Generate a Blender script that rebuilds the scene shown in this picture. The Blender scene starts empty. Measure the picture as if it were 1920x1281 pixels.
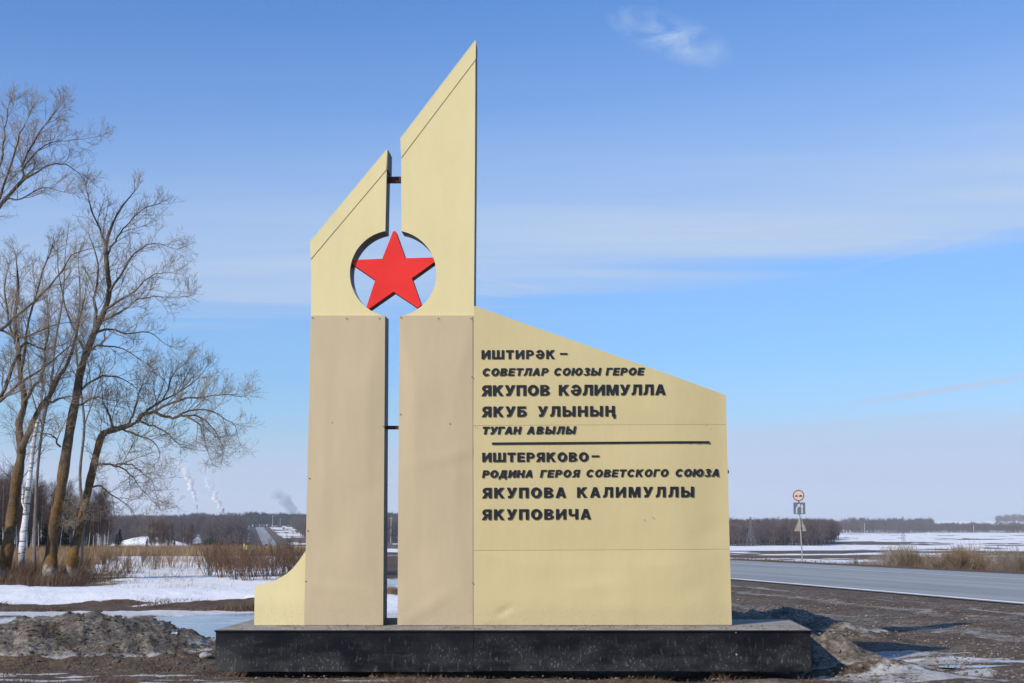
import bpy, bmesh, math, random
import numpy as np
from mathutils import Vector

# ------------------------------------------------------------------ camera, sky, sun, exposure
SC = bpy.context.scene
COL = SC.collection
F = 2547.0                       # focal length in units of a 1920 wide frame
EYE = 1.7
PITCH = math.atan(344.5 / F)
cd = bpy.data.cameras.new("camera")
cam = bpy.data.objects.new("camera", cd)
COL.objects.link(cam)
cd.sensor_width = 36.0
cd.lens = F / 1920 * 36.0
cd.clip_start = 0.1
cd.clip_end = 60000
cam.location = (0, 0, EYE)
cam.rotation_euler = (math.pi / 2 + PITCH, 0, 0)
SC.camera = cam

LIGHT = Vector((8.5, 8.4, -7.5)).normalized()      # the way sunlight travels
SUN_EL = math.asin(-LIGHT.z)
sd = bpy.data.lights.new("sun", 'SUN')
sd.energy = 3.9
sd.angle = math.radians(0.55)
sd.color = (1.0, 0.93, 0.82)
sun = bpy.data.objects.new("sun", sd)
COL.objects.link(sun)
sun.location = (-30, -30, 40)
sun.rotation_euler = LIGHT.to_track_quat('-Z', 'Y').to_euler()

SC.view_settings.view_transform = 'Standard'
SC.view_settings.look = 'None'
SC.view_settings.exposure = 0.07
SC.view_settings.gamma = 1.0
SC.view_settings.use_curve_mapping = False
SC.cycles.max_bounces = 6
SC.cycles.diffuse_bounces = 3
SC.cycles.glossy_bounces = 3
SC.cycles.transparent_max_bounces = 24
SC.cycles.volume_bounces = 1
SC.cycles.use_denoising = True


def new_nodes(nt):
    nt.nodes.clear()
    return nt.nodes, nt.links


def math_node(nt, op, a, b=None, c=None, clamp=False):
    n = nt.nodes.new('ShaderNodeMath')
    n.operation = op
    n.use_clamp = clamp
    for i, v in enumerate((a, b, c)):
        if v is None:
            continue
        if isinstance(v, (int, float)):
            n.inputs[i].default_value = v
        else:
            nt.links.new(v, n.inputs[i])
    return n.outputs[0]


def ramp_node(nt, fac, stops, interp='LINEAR'):
    n = nt.nodes.new('ShaderNodeValToRGB')
    n.color_ramp.interpolation = interp
    els = n.color_ramp.elements
    while len(els) > len(stops):
        els.remove(els[-1])
    while len(els) < len(stops):
        els.new(1.0)
    for e, (p, c) in zip(els, stops):
        e.position = p
        e.color = (c, c, c, 1) if isinstance(c, (int, float)) else (c[0], c[1], c[2], 1)
    nt.links.new(fac, n.inputs[0])
    return n.outputs[0]


def noise_node(nt, vec, scale, detail=4.0, rough=0.5, dist=0.0, kind='FBM'):
    n = nt.nodes.new('ShaderNodeTexNoise')
    n.inputs['Scale'].default_value = scale
    n.inputs['Detail'].default_value = detail
    n.inputs['Roughness'].default_value = rough
    n.inputs['Distortion'].default_value = dist
    if vec is not None:
        nt.links.new(vec, n.inputs['Vector'])
    return n.outputs[0]


def mapping_node(nt, vec, scale=(1, 1, 1), rot=(0, 0, 0), loc=(0, 0, 0)):
    n = nt.nodes.new('ShaderNodeMapping')
    n.inputs['Scale'].default_value = scale
    n.inputs['Rotation'].default_value = rot
    n.inputs['Location'].default_value = loc
    nt.links.new(vec, n.inputs['Vector'])
    return n.outputs[0]


def mix_col(nt, fac, a, b, mode='MIX'):
    n = nt.nodes.new('ShaderNodeMix')
    n.data_type = 'RGBA'
    n.blend_type = mode
    for sock, v in ((n.inputs[0], fac), (n.inputs[6], a), (n.inputs[7], b)):
        if isinstance(v, (int, float)):
            sock.default_value = v
        elif isinstance(v, tuple):
            sock.default_value = (v[0], v[1], v[2], 1)
        else:
            nt.links.new(v, sock)
    return n.outputs[2]


def make_world():
    w = bpy.data.worlds.new("World")
    SC.world = w
    w.use_nodes = True
    nt = w.node_tree
    N, L = new_nodes(nt)
    out = N.new('ShaderNodeOutputWorld')
    bg = N.new('ShaderNodeBackground')
    bg.inputs[1].default_value = 0.100
    L.new(bg.outputs[0], out.inputs[0])
    sky = N.new('ShaderNodeTexSky')
    sky.sky_type = 'NISHITA'
    sky.sun_disc = False
    sky.sun_elevation = SUN_EL
    # rotation 0 = sun towards +Y, positive turns clockwise seen from above
    sky.sun_rotation = math.atan2(-LIGHT.x, -LIGHT.y)
    sky.altitude = 150
    sky.air_density = 1.25
    sky.dust_density = 0.25
    sky.ozone_density = 3.0
    tc = N.new('ShaderNodeTexCoord')
    sep = N.new('ShaderNodeSeparateXYZ')
    L.new(tc.outputs['Generated'], sep.inputs[0])
    X, Y, Z = sep.outputs
    # cloud sheet coordinates: a flat layer high overhead, so streaks foreshorten to the horizon
    zc = math_node(nt, 'MAXIMUM', Z, 0.015)
    comb = N.new('ShaderNodeCombineXYZ')
    L.new(math_node(nt, 'DIVIDE', X, zc), comb.inputs[0])
    L.new(math_node(nt, 'DIVIDE', Y, zc), comb.inputs[1])
    sheet = comb.outputs[0]
    n1 = noise_node(nt, mapping_node(nt, sheet, (0.30, 0.9, 1), (0, 0, 0.22)), 1.0, 5, 0.55, 0.6)
    n2 = noise_node(nt, mapping_node(nt, sheet, (0.55, 3.4, 1), (0, 0, 0.14), (3, 7, 0)), 1.0, 6, 0.6, 0.4)
    # banks of thin cirrus by height above the horizon, tilted up to the right and ruffled
    ruff = math_node(nt, 'ADD', math_node(nt, 'MULTIPLY', math_node(nt, 'SUBTRACT', n1, 0.5), 0.034),
                     math_node(nt, 'MULTIPLY', math_node(nt, 'SUBTRACT', n2, 0.5), 0.016))
    e = math_node(nt, 'ADD', math_node(nt, 'SUBTRACT', Z, math_node(nt, 'MULTIPLY', X, 0.085)), ruff)
    bank = ramp_node(nt, math_node(nt, 'MULTIPLY', e, 2.0),
                     [(0.0, 0.10), (0.20, 0.10), (0.320, 0.16), (0.362, 0.80), (0.40, 0.88), (0.45, 0.70), (0.52, 0.42), (0.60, 0.20), (0.72, 0.05), (0.80, 0.0)])
    e2 = math_node(nt, 'ADD', math_node(nt, 'SUBTRACT', Z, math_node(nt, 'MULTIPLY', X, 0.04)), math_node(nt, 'MULTIPLY', ruff, 0.10))
    low = ramp_node(nt, math_node(nt, 'MULTIPLY', e2, 4.0), [(0.0, 1.0), (0.18, 0.92), (0.225, 0.80), (0.285, 0.32), (0.45, 0.10), (0.7, 0.0)])
    tex = math_node(nt, 'MULTIPLY_ADD', n2, 0.8, 0.60)
    fac = math_node(nt, 'MULTIPLY', bank, tex)
    tex1 = math_node(nt, 'MULTIPLY_ADD', n1, 1.3, 0.34)
    fac = math_node(nt, 'MULTIPLY', fac, tex1, None, True)
    fac = math_node(nt, 'MAXIMUM', fac, low)

    # one small torn cloud high on the right
    def spot(dx, dz, rx, rz):
        ax = math_node(nt, 'DIVIDE', math_node(nt, 'SUBTRACT', math_node(nt, 'DIVIDE', X, Y), dx), rx)
        az = math_node(nt, 'DIVIDE', math_node(nt, 'SUBTRACT', math_node(nt, 'DIVIDE', Z, Y), dz), rz)
        az = math_node(nt, 'ADD', az, math_node(nt, 'MULTIPLY', ax, 0.75))
        d = math_node(nt, 'ADD', math_node(nt, 'MULTIPLY', ax, ax), math_node(nt, 'MULTIPLY', az, az))
        return math_node(nt, 'SUBTRACT', 1.0, d, None, True)
    front = math_node(nt, 'GREATER_THAN', Y, 0.05)
    n3 = noise_node(nt, mapping_node(nt, tc.outputs['Generated'], (34, 34, 62), (0, 0.35, 0)), 1.0, 6, 0.62, 0.7)
    wisp = math_node(nt, 'MULTIPLY', spot(0.122, 0.371, 0.052, 0.021),
                     ramp_node(nt, n3, [(0.42, 0.0), (0.75, 1.0)]))
    wisp = math_node(nt, 'MULTIPLY', wisp, front)

    # thin high streaks (old contrails)
    def streak(x0, z0, x1, z1, wid, amt):
        dx, dz = x1 - x0, z1 - z0
        ln = math.hypot(dx, dz)
        px = math_node(nt, 'SUBTRACT', math_node(nt, 'DIVIDE', X, Y), x0)
        pz = math_node(nt, 'SUBTRACT', math_node(nt, 'DIVIDE', Z, Y), z0)
        along = math_node(nt, 'ADD', math_node(nt, 'MULTIPLY', px, dx / ln ** 2), math_node(nt, 'MULTIPLY', pz, dz / ln ** 2))
        perp = math_node(nt, 'ADD', math_node(nt, 'MULTIPLY', px, -dz / ln), math_node(nt, 'MULTIPLY', pz, dx / ln))
        p = math_node(nt, 'SUBTRACT', 1.0, math_node(nt, 'DIVIDE', math_node(nt, 'ABSOLUTE', perp), wid), None, True)
        a = math_node(nt, 'MULTIPLY', ramp_node(nt, along, [(0.0, 0.0), (0.35, 1.0), (0.8, 1.0), (1.0, 0.0)]), p)
        return math_node(nt, 'MULTIPLY', math_node(nt, 'MULTIPLY', a, front), amt)
    st = streak(0.235, 0.086, 0.40, 0.112, 0.0035, 0.75)
    for args in ((0.14, 0.064, 0.37, 0.085, 0.004, 0.22), (0.20, 0.175, 0.40, 0.23, 0.003, 0.16),
                 (-0.03, 0.184, 0.035, 0.172, 0.0016, 0.20), (-0.03, 0.172, 0.010, 0.168, 0.0014, 0.22)):
        st = math_node(nt, 'ADD', st, streak(*args))
    fac2 = math_node(nt, 'ADD', fac, math_node(nt, 'ADD', math_node(nt, 'MULTIPLY', wisp, 0.75), st), None, True)
    tint = mix_col(nt, 1.0, sky.outputs[0], SKY_TINT, 'MULTIPLY')
    col = mix_col(nt, fac2, tint, CLOUD_COL)
    L.new(col, bg.inputs[0])


SKY_TINT = (0.50, 0.93, 1.52)
CLOUD_COL = (4.65, 6.05, 8.25)
make_world()

# ------------------------------------------------------------------ helpers
RNG = np.random.default_rng(7)
SLOPE = 0.007


def ray(px, py):
    x = (px - 960) / F
    u = (640.5 - py) / F
    return np.array((x, math.cos(PITCH) - u * math.sin(PITCH), math.sin(PITCH) + u * math.cos(PITCH)))


def at(px, py, Y):
    d = ray(px, py)
    s = Y / d[1]
    return np.array((d[0] * s, Y, EYE + d[2] * s))


def gnd(px, py):
    """where a sight line meets the gently falling ground near the monument"""
    d = ray(px, py)
    s = (EYE - SLOPE * 15) / (-d[2] - SLOPE * d[1])
    return np.array((d[0] * s, d[1] * s, EYE + d[2] * s))


def tag(o, label=None, cat=None, group=None, kind=None):
    if label:
        o['label'] = label
    if cat:
        o['category'] = cat
    if group:
        o['group'] = group
    if kind:
        o['kind'] = kind
    return o


def empty(name, loc, rz=0.0):
    o = bpy.data.objects.new(name, None)
    COL.objects.link(o)
    o.location = loc
    o.rotation_euler = (0, 0, rz)
    o.empty_display_size = 0.3
    return o


class MB:
    """collects points and faces, then links them as ONE mesh object"""
    def __init__(self):
        self.v, self.t, self.q, self.n = [], [], [], 0
        self.ng = []

    def add(self, v, tris=None, quads=None, ngons=None):
        v = np.asarray(v, dtype=np.float32).reshape(-1, 3)
        if tris is not None and len(tris):
            self.t.append(np.asarray(tris, dtype=np.int32) + self.n)
        if quads is not None and len(quads):
            self.q.append(np.asarray(quads, dtype=np.int32) + self.n)
        for g in ngons or ():
            self.ng.append([i + self.n for i in g])
        self.v.append(v)
        self.n += len(v)

    def box(self, x0, y0, z0, x1, y1, z1):
        v = [(x0, y0, z0), (x1, y0, z0), (x1, y1, z0), (x0, y1, z0), (x0, y0, z1), (x1, y0, z1), (x1, y1, z1), (x0, y1, z1)]
        self.add(v, quads=[(0, 3, 2, 1), (4, 5, 6, 7), (0, 1, 5, 4), (1, 2, 6, 5), (2, 3, 7, 6), (3, 0, 4, 7)])

    def tube(self, P, R, k=5, cap=True):
        P = np.asarray(P, dtype=np.float64)
        n = len(P)
        R = np.broadcast_to(np.asarray(R, dtype=np.float64), (n,))
        T = np.gradient(P, axis=0)
        T /= np.linalg.norm(T, axis=1, keepdims=True) + 1e-12
        ref = np.array((0.31, 0.17, 0.93)) if abs(T[0, 2]) < 0.8 else np.array((0.95, 0.2, 0.1))
        A = np.cross(T, ref)
        A /= np.linalg.norm(A, axis=1, keepdims=True) + 1e-12
        B = np.cross(T, A)
        an = np.arange(k) * 2 * math.pi / k
        V = P[:, None, :] + R[:, None, None] * (np.cos(an)[None, :, None] * A[:, None, :] + np.sin(an)[None, :, None] * B[:, None, :])
        i = np.arange(n - 1)[:, None] * k
        j = np.arange(k)[None, :]
        j2 = (j + 1) % k
        Q = np.stack((i + j, i + k + j, i + k + j2, i + j2), axis=-1).reshape(-1, 4)
        ng = [list(range(k)), [(n - 1) * k + m for m in range(k - 1, -1, -1)]] if cap and k > 3 else None
        self.add(V.reshape(-1, 3), quads=Q, ngons=ng)

    def prism(self, outline, y0, y1):
        """outline in the (x, z) plane, counter-clockwise seen from -y, extruded from y0 (front) to y1"""
        n = len(outline)
        v = [(x, y0, z) for x, z in outline] + [(x, y1, z) for x, z in outline]
        q = [(i, i + n, (i + 1) % n + n, (i + 1) % n) for i in range(n)]
        self.add(v, quads=q, ngons=[list(range(n)), list(range(2 * n - 1, n - 1, -1))])

    def build(self, name, mat, parent=None, smooth=False, link=True):
        me = bpy.data.meshes.new(name)
        V = np.concatenate(self.v) if self.v else np.zeros((0, 3), np.float32)
        T = np.concatenate(self.t) if self.t else np.zeros((0, 3), np.int32)
        Q = np.concatenate(self.q) if self.q else np.zeros((0, 4), np.int32)
        ngl = [len(g) for g in self.ng]
        loops = np.concatenate([T.ravel(), Q.ravel()] + [np.asarray(g, np.int32) for g in self.ng]).astype(np.int32)
        sizes = np.concatenate([np.full(len(T), 3), np.full(len(Q), 4), np.asarray(ngl, dtype=int)]).astype(np.int32)
        starts = np.concatenate(([0], np.cumsum(sizes)[:-1])).astype(np.int32)
        me.vertices.add(len(V))
        me.vertices.foreach_set('co', V.ravel())
        me.loops.add(len(loops))
        me.loops.foreach_set('vertex_index', loops)
        me.polygons.add(len(sizes))
        me.polygons.foreach_set('loop_start', starts)
        me.polygons.foreach_set('use_smooth', np.full(len(sizes), bool(smooth)))
        me.update(calc_edges=True)
        me.validate()
        if mat:
            me.materials.append(mat)
        o = bpy.data.objects.new(name, me)
        if link:
            COL.objects.link(o)
        if parent:
            o.parent = parent
        return o


def bevel(o, w=0.006, seg=2):
    m = o.modifiers.new('bevel', 'BEVEL')
    m.width = w
    m.segments = seg
    m.limit_method = 'ANGLE'
    m.angle_limit = math.radians(35)
    return o


def copy_tree(o, parent=None):
    c = o.copy()
    COL.objects.link(c)
    c.parent = parent
    for ch in KIDS.get(o.name, [x for x in o.children]):
        copy_tree(ch, c)
    return c


KIDS = {}


# numpy noise ------------------------------------------------------
def _hash(ix, iy, seed):
    h = (ix.astype(np.int64) * 374761393 + iy.astype(np.int64) * 668265263 + seed * 974711) & 0xFFFFFFFF
    h = ((h ^ (h >> 13)) * 1274126177) & 0xFFFFFFFF
    h = (h ^ (h >> 16)) & 0xFFFFFFFF
    return h.astype(np.float64) / 4294967295.0


def vnoise(x, y, seed=0):
    ix, iy = np.floor(x), np.floor(y)
    fx, fy = x - ix, y - iy
    fx = fx * fx * fx * (fx * (fx * 6 - 15) + 10)
    fy = fy * fy * fy * (fy * (fy * 6 - 15) + 10)
    a, b = _hash(ix, iy, seed), _hash(ix + 1, iy, seed)
    c, d = _hash(ix, iy + 1, seed), _hash(ix + 1, iy + 1, seed)
    return (a * (1 - fx) + b * fx) * (1 - fy) + (c * (1 - fx) + d * fx) * fy


def fbm(x, y, scale, octs=4, seed=0, gain=0.5):
    x = np.asarray(x, dtype=np.float64) / scale
    y = np.asarray(y, dtype=np.float64) / scale
    s, a, t = 0.0, 1.0, 0.0
    for o in range(octs):
        xr, yr = x * 0.8 - y * 0.6, x * 0.6 + y * 0.8
        s = s + a * vnoise(xr + 13.7 * o, yr - 7.1 * o, seed + o)
        t += a
        a *= gain
        x, y = x * 2.03, y * 2.03
    return s / t


def sstep(a, b, x):
    t = np.clip((x - a) / (b - a), 0, 1)
    return t * t * (3 - 2 * t)


# ------------------------------------------------------------------ materials
def mat_base(name):
    m = bpy.data.materials.new(name)
    m.use_nodes = True
    nt = m.node_tree
    nt.nodes.clear()
    out = nt.nodes.new('ShaderNodeOutputMaterial')
    b = nt.nodes.new('ShaderNodeBsdfPrincipled')
    nt.links.new(b.outputs[0], out.inputs[0])
    return m, nt, b


def add_bump(nt, b, h, strength, dist):
    n = nt.nodes.new('ShaderNodeBump')
    n.inputs['Strength'].default_value = strength
    n.inputs['Distance'].default_value = dist
    nt.links.new(h, n.inputs['Height'])
    nt.links.new(n.outputs[0], b.inputs['Normal'])


def mat_plain(name, col, rough=0.8, var=0.15, scale=3.0, metal=0.0, spec=0.3, rnd=0.0, stretch=(1, 1, 1)):
    """base colour broken by noise in object space"""
    m, nt, b = mat_base(name)
    tc = nt.nodes.new('ShaderNodeTexCoord')
    v = mapping_node(nt, tc.outputs['Object'], stretch)
    n = noise_node(nt, v, scale, 5, 0.6)
    lo = tuple(c * (1 - var) for c in col)
    hi = tuple(min(1, c * (1 + var)) for c in col)
    c = ramp_node(nt, n, [(0.3, lo), (0.7, hi)])
    if rnd:
        oi = nt.nodes.new('ShaderNodeObjectInfo')
        k = math_node(nt, 'MULTIPLY_ADD', oi.outputs['Random'], rnd * 2, 1 - rnd)
        cx = nt.nodes.new('ShaderNodeVectorMath')
        cx.operation = 'SCALE'
        nt.links.new(c, cx.inputs[0])
        nt.links.new(k, cx.inputs['Scale'])
        c = cx.outputs[0]
    nt.links.new(c, b.inputs['Base Color'])
    b.inputs['Roughness'].default_value = rough
    b.inputs['Metallic'].default_value = metal
    b.inputs['Specular IOR Level'].default_value = spec
    return m


def mat_sheet(name, col, rough=0.42, wave=0.5):
    """coated sheet metal: even colour, faint stains, slow waves"""
    m, nt, b = mat_base(name)
    tc = nt.nodes.new('ShaderNodeTexCoord')
    o = tc.outputs['Object']
    stain = noise_node(nt, mapping_node(nt, o, (2.0, 2.0, 0.5)), 1.3, 6, 0.6)
    fine = noise_node(nt, mapping_node(nt, o, (9, 9, 2.0)), 2.0, 5, 0.7)
    k = math_node(nt, 'ADD', math_node(nt, 'MULTIPLY', stain, 0.20), math_node(nt, 'MULTIPLY', fine, 0.08))
    k = math_node(nt, 'ADD', k, 0.84)
    sep = nt.nodes.new('ShaderNodeSeparateXYZ')
    nt.links.new(o, sep.inputs[0])
    # road dirt thrown against the foot of the sheet
    low = ramp_node(nt, math_node(nt, 'ADD', math_node(nt, 'MULTIPLY', math_node(nt, 'SUBTRACT', sep.outputs[2], 0.5), 0.9),
                                  math_node(nt, 'MULTIPLY', fine, -0.30)), [(-0.0, 0.45), (0.16, 0.0)])
    spk = nt.nodes.new('ShaderNodeTexVoronoi')
    spk.inputs['Scale'].default_value = 34
    nt.links.new(o, spk.inputs['Vector'])
    dots = math_node(nt, 'MULTIPLY', math_node(nt, 'LESS_THAN', spk.outputs['Distance'], 0.22), low)
    vm = nt.nodes.new('ShaderNodeVectorMath')
    vm.operation = 'SCALE'
    vm.inputs[0].default_value = col
    nt.links.new(k, vm.inputs['Scale'])
    c = mix_col(nt, math_node(nt, 'MULTIPLY', low, 0.35), vm.outputs[0], (0.36, 0.30, 0.22))
    c = mix_col(nt, math_node(nt, 'MULTIPLY', dots, 0.5), c, (0.16, 0.13, 0.10))
    nt.links.new(c, b.inputs['Base Color'])
    b.inputs['Roughness'].default_value = rough
    b.inputs['Specular IOR Level'].default_value = 0.35
    wv = noise_node(nt, mapping_node(nt, o, (1.0, 1.0, 0.8)), 1.4, 2, 0.4)
    add_bump(nt, b, wv, wave, 0.05)
    return m


M = {}
M['cream'] = mat_sheet('cream_coated_sheet', (0.79, 0.665, 0.335), wave=0.22)
M['cream_panel'] = mat_sheet('cream_panel_sheet', (0.645, 0.525, 0.26), wave=0.2)
M['beige'] = mat_sheet('beige_coated_sheet', (0.575, 0.455, 0.275), wave=0.2)
M['sheet_edge'] = mat_plain('sheet_shade_grey', (0.16, 0.145, 0.125), 0.6, 0.2, 4)  # dark grey for side faces, with shade painted into the colour
M['rust_shade'] = mat_plain('rust_paint_and_shade', (0.09, 0.035, 0.022), 0.7, 0.4, 8)  # strut paint, and the painted shade on the star's sides
M['letter'] = mat_plain('black_plastic', (0.013, 0.013, 0.016), 0.4, 0.2, 6, spec=0.4)
M['rivet'] = mat_plain('rivet_steel', (0.17, 0.14, 0.11), 0.5, 0.2, 20, metal=0.5)
M['steel'] = mat_plain('galvanised_steel', (0.42, 0.40, 0.36), 0.5, 0.15, 6, metal=0.3)
M['dirty_plate'] = mat_plain('dusty_sign_back', (0.33, 0.29, 0.22), 0.7, 0.2, 5)
M['white_sign'] = mat_plain('white_sign_face', (0.62, 0.55, 0.45), 0.5, 0.08, 6)
M['red_sign'] = mat_plain('red_sign_paint', (0.42, 0.035, 0.045), 0.5, 0.15, 6)
M['blue_sign'] = mat_plain('blue_sign_paint', (0.12, 0.17, 0.24), 0.5, 0.2, 4)
M['black_sign'] = mat_plain('black_sign_paint', (0.02, 0.02, 0.02), 0.5, 0.1, 4)
M['yellow'] = mat_plain('yellow_marker_paint', (0.75, 0.55, 0.14), 0.5, 0.1, 6)
M['concrete'] = mat_plain('grey_concrete', (0.36, 0.34, 0.31), 0.9, 0.2, 6)
M['far_wood'] = mat_plain('bare_branch_far', (0.125, 0.088, 0.082), 0.9, 0.30, 0.02)
M['far_pine'] = mat_plain('pine_needles_far', (0.028, 0.042, 0.030), 0.9, 0.3, 0.05)
M['twig'] = mat_plain('grey_twigs', (0.30, 0.24, 0.175), 0.8, 0.25, 1.2)
M['birch_twig'] = mat_plain('reddish_birch_twigs', (0.105, 0.066, 0.052), 0.85, 0.3, 0.6, rnd=0.2)
M['spruce'] = mat_plain('spruce_needles', (0.022, 0.034, 0.018), 0.85, 0.4, 1.5, rnd=0.2)
M['reed'] = mat_plain('dry_reed', (0.30, 0.195, 0.105), 0.85, 0.35, 0.25)
M['weed'] = mat_plain('dead_weed', (0.15, 0.092, 0.055), 0.9, 0.35, 0.6)
M['straw'] = mat_plain('pale_straw', (0.40, 0.29, 0.16), 0.9, 0.3, 0.8)
M['shrub'] = mat_plain('willow_stem', (0.20, 0.115, 0.065), 0.8, 0.3, 0.8, rnd=0.25)
M['shrub_dull'] = mat_plain('dull_willow_stem', (0.22, 0.155, 0.10), 0.8, 0.3, 0.8, rnd=0.3)
M['shrub_grey'] = mat_plain('grey_sapling_stem', (0.27, 0.215, 0.165), 0.85, 0.3, 0.6, rnd=0.25)
M['stone'] = mat_plain('field_stone', (0.215, 0.175, 0.135), 0.85, 0.55, 5)
M['pale_stone'] = mat_plain('pale_limestone', (0.36, 0.34, 0.31), 0.85, 0.2, 9)
M['dark_stone'] = mat_plain('dark_field_stone', (0.115, 0.092, 0.068), 0.85, 0.3, 7)
M['wall_white'] = mat_plain('pale_render', (0.46, 0.43, 0.41), 0.8, 0.1, 0.5)
M['roof_grey'] = mat_plain('snowy_roof', (0.62, 0.63, 0.66), 0.8, 0.2, 0.3)
M['glass_dark'] = mat_plain('dark_window', (0.03, 0.035, 0.045), 0.2, 0.2, 1)
M['lattice'] = mat_plain('grey_lattice_steel', (0.19, 0.20, 0.21), 0.6, 0.2, 0.5)
M['pole'] = mat_plain('pale_concrete_pole', (0.50, 0.48, 0.45), 0.8, 0.1, 0.5)
M['tyre'] = mat_plain('tyre_rubber', (0.02, 0.02, 0.02), 0.9, 0.2, 3)


def star_mat():
    m, nt, b = mat_base('red_enamel')
    tc = nt.nodes.new('ShaderNodeTexCoord')
    n = noise_node(nt, tc.outputs['Object'], 2.0, 5, 0.6)
    nt.links.new(ramp_node(nt, n, [(0.3, (0.80, 0.020, 0.012)), (0.7, (0.92, 0.030, 0.020))]), b.inputs['Base Color'])
    b.inputs['Roughness'].default_value = 0.4
    b.inputs['Specular IOR Level'].default_value = 0.35
    return m


M['red'] = star_mat()


def granite_mat():
    m, nt, b = mat_base('black_granite_dusty')
    tc = nt.nodes.new('ShaderNodeTexCoord')
    o = tc.outputs['Object']
    sep = nt.nodes.new('ShaderNodeSeparateXYZ')
    nt.links.new(o, sep.inputs[0])
    runs = noise_node(nt, mapping_node(nt, o, (16, 16, 5.0)), 1.7, 6, 0.7, 0.5)
    spl = nt.nodes.new('ShaderNodeTexVoronoi')
    spl.inputs['Scale'].default_value = 24
    nt.links.new(mapping_node(nt, o, (1.3, 1.3, 0.75)), spl.inputs['Vector'])
    haze = noise_node(nt, mapping_node(nt, o, (1.2, 1.2, 3)), 1.6, 6, 0.65)
    h = math_node(nt, 'SUBTRACT', 0.62, sep.outputs[2])
    run_m = ramp_node(nt, runs, [(0.57, 0.0), (0.72, 1.0)])
    band = ramp_node(nt, sep.outputs[2], [(0.0, 1.0), (0.30, 0.75), (0.48, 0.12), (0.52, 0.0)])
    spl_m = math_node(nt, 'MULTIPLY', ramp_node(nt, spl.outputs['Distance'], [(0.10, 1.0), (0.30, 0.0)]),
                      ramp_node(nt, haze, [(0.45, 0.0), (0.65, 0.8)]))
    d = math_node(nt, 'MULTIPLY', math_node(nt, 'ADD', math_node(nt, 'MULTIPLY', run_m, 0.42), math_node(nt, 'MULTIPLY', spl_m, 0.55)), band)
    film = math_node(nt, 'MULTIPLY', math_node(nt, 'MULTIPLY', h, ramp_node(nt, haze, [(0.40, 0.1), (0.66, 1.0)])), 0.26)
    left = ramp_node(nt, math_node(nt, 'MULTIPLY', math_node(nt, 'ADD', sep.outputs[0], 3.6), 0.5), [(0.0, 0.55), (0.35, 0.0)])
    film = math_node(nt, 'ADD', film, math_node(nt, 'MULTIPLY', math_node(nt, 'MULTIPLY', left, h), 0.5))
    d = math_node(nt, 'ADD', d, film, None, True)
    c = mix_col(nt, d, (0.006, 0.0075, 0.011), (0.30, 0.285, 0.265))
    nt.links.new(c, b.inputs['Base Color'])
    nt.links.new(math_node(nt, 'MULTIPLY_ADD', d, 0.6, 0.12), b.inputs['Roughness'])
    b.inputs['Specular IOR Level'].default_value = 0.3
    return m


M['granite'] = granite_mat()


def bark_mat(name, lichen=1.0, birch=False):
    m, nt, b = mat_base(name)
    tc = nt.nodes.new('ShaderNodeTexCoord')
    o = tc.outputs['Object']
    sep = nt.nodes.new('ShaderNodeSeparateXYZ')
    nt.links.new(o, sep.inputs[0])
    fine = noise_node(nt, mapping_node(nt, o, (9, 9, 2.5)), 1.0, 6, 0.7)
    big = noise_node(nt, mapping_node(nt, o, (2.2, 2.2, 0.9)), 1.0, 5, 0.65)
    if birch:
        bars = noise_node(nt, mapping_node(nt, o, (2, 2, 14)), 0.7, 4, 0.6)
        c = ramp_node(nt, bars, [(0.36, (0.05, 0.045, 0.04)), (0.44, (0.62, 0.59, 0.56)), (0.7, (0.72, 0.70, 0.68))])
        lowd = ramp_node(nt, math_node(nt, 'ADD', math_node(nt, 'MULTIPLY', sep.outputs[2], 0.25), math_node(nt, 'MULTIPLY', fine, 0.3)),
                         [(0.22, 1.0), (0.42, 0.0)])
        c = mix_col(nt, lowd, c, (0.07, 0.055, 0.045))
    else:
        c = ramp_node(nt, fine, [(0.3, (0.040, 0.031, 0.022)), (0.6, (0.16, 0.125, 0.088)), (0.8, (0.28, 0.235, 0.17))])
        up = ramp_node(nt, math_node(nt, 'MULTIPLY', sep.outputs[2], 0.1), [(0.0, 0.95), (0.30, 0.85), (0.62, 0.35), (0.9, 0.0)])
        li = math_node(nt, 'MULTIPLY', ramp_node(nt, big, [(0.38, 0.1), (0.60, 0.95)]), math_node(nt, 'MULTIPLY', up, lichen))
        lc = ramp_node(nt, noise_node(nt, o, 6.0, 5, 0.7), [(0.35, (0.06, 0.042, 0.018)), (0.52, (0.20, 0.10, 0.02)), (0.75, (0.40, 0.18, 0.025))])
        c = mix_col(nt, li, c, lc)
        # old whitewash on the lowest metre
        ww = ramp_node(nt, math_node(nt, 'ADD', sep.outputs[2], math_node(nt, 'MULTIPLY', big, 0.9)), [(0.0, 1.0), (0.80, 1.0), (1.0, 0.0)])
        ww = math_node(nt, 'MULTIPLY', ww, ramp_node(nt, fine, [(0.36, 0.08), (0.56, 0.82)]))
        c = mix_col(nt, ww, c, (0.50, 0.47, 0.41))
    nt.links.new(c, b.inputs['Base Color'])
    b.inputs['Roughness'].default_value = 0.9
    b.inputs['Specular IOR Level'].default_value = 0.15
    add_bump(nt, b, fine, 0.9, 0.05)
    return m


M['bark'] = bark_mat('poplar_bark_lichen')
M['birch'] = bark_mat('birch_bark', birch=True)
M['grey_bark'] = mat_plain('grey_poplar_bark', (0.15, 0.125, 0.10), 0.9, 0.4, 3.0, stretch=(3, 3, 1))


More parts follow.
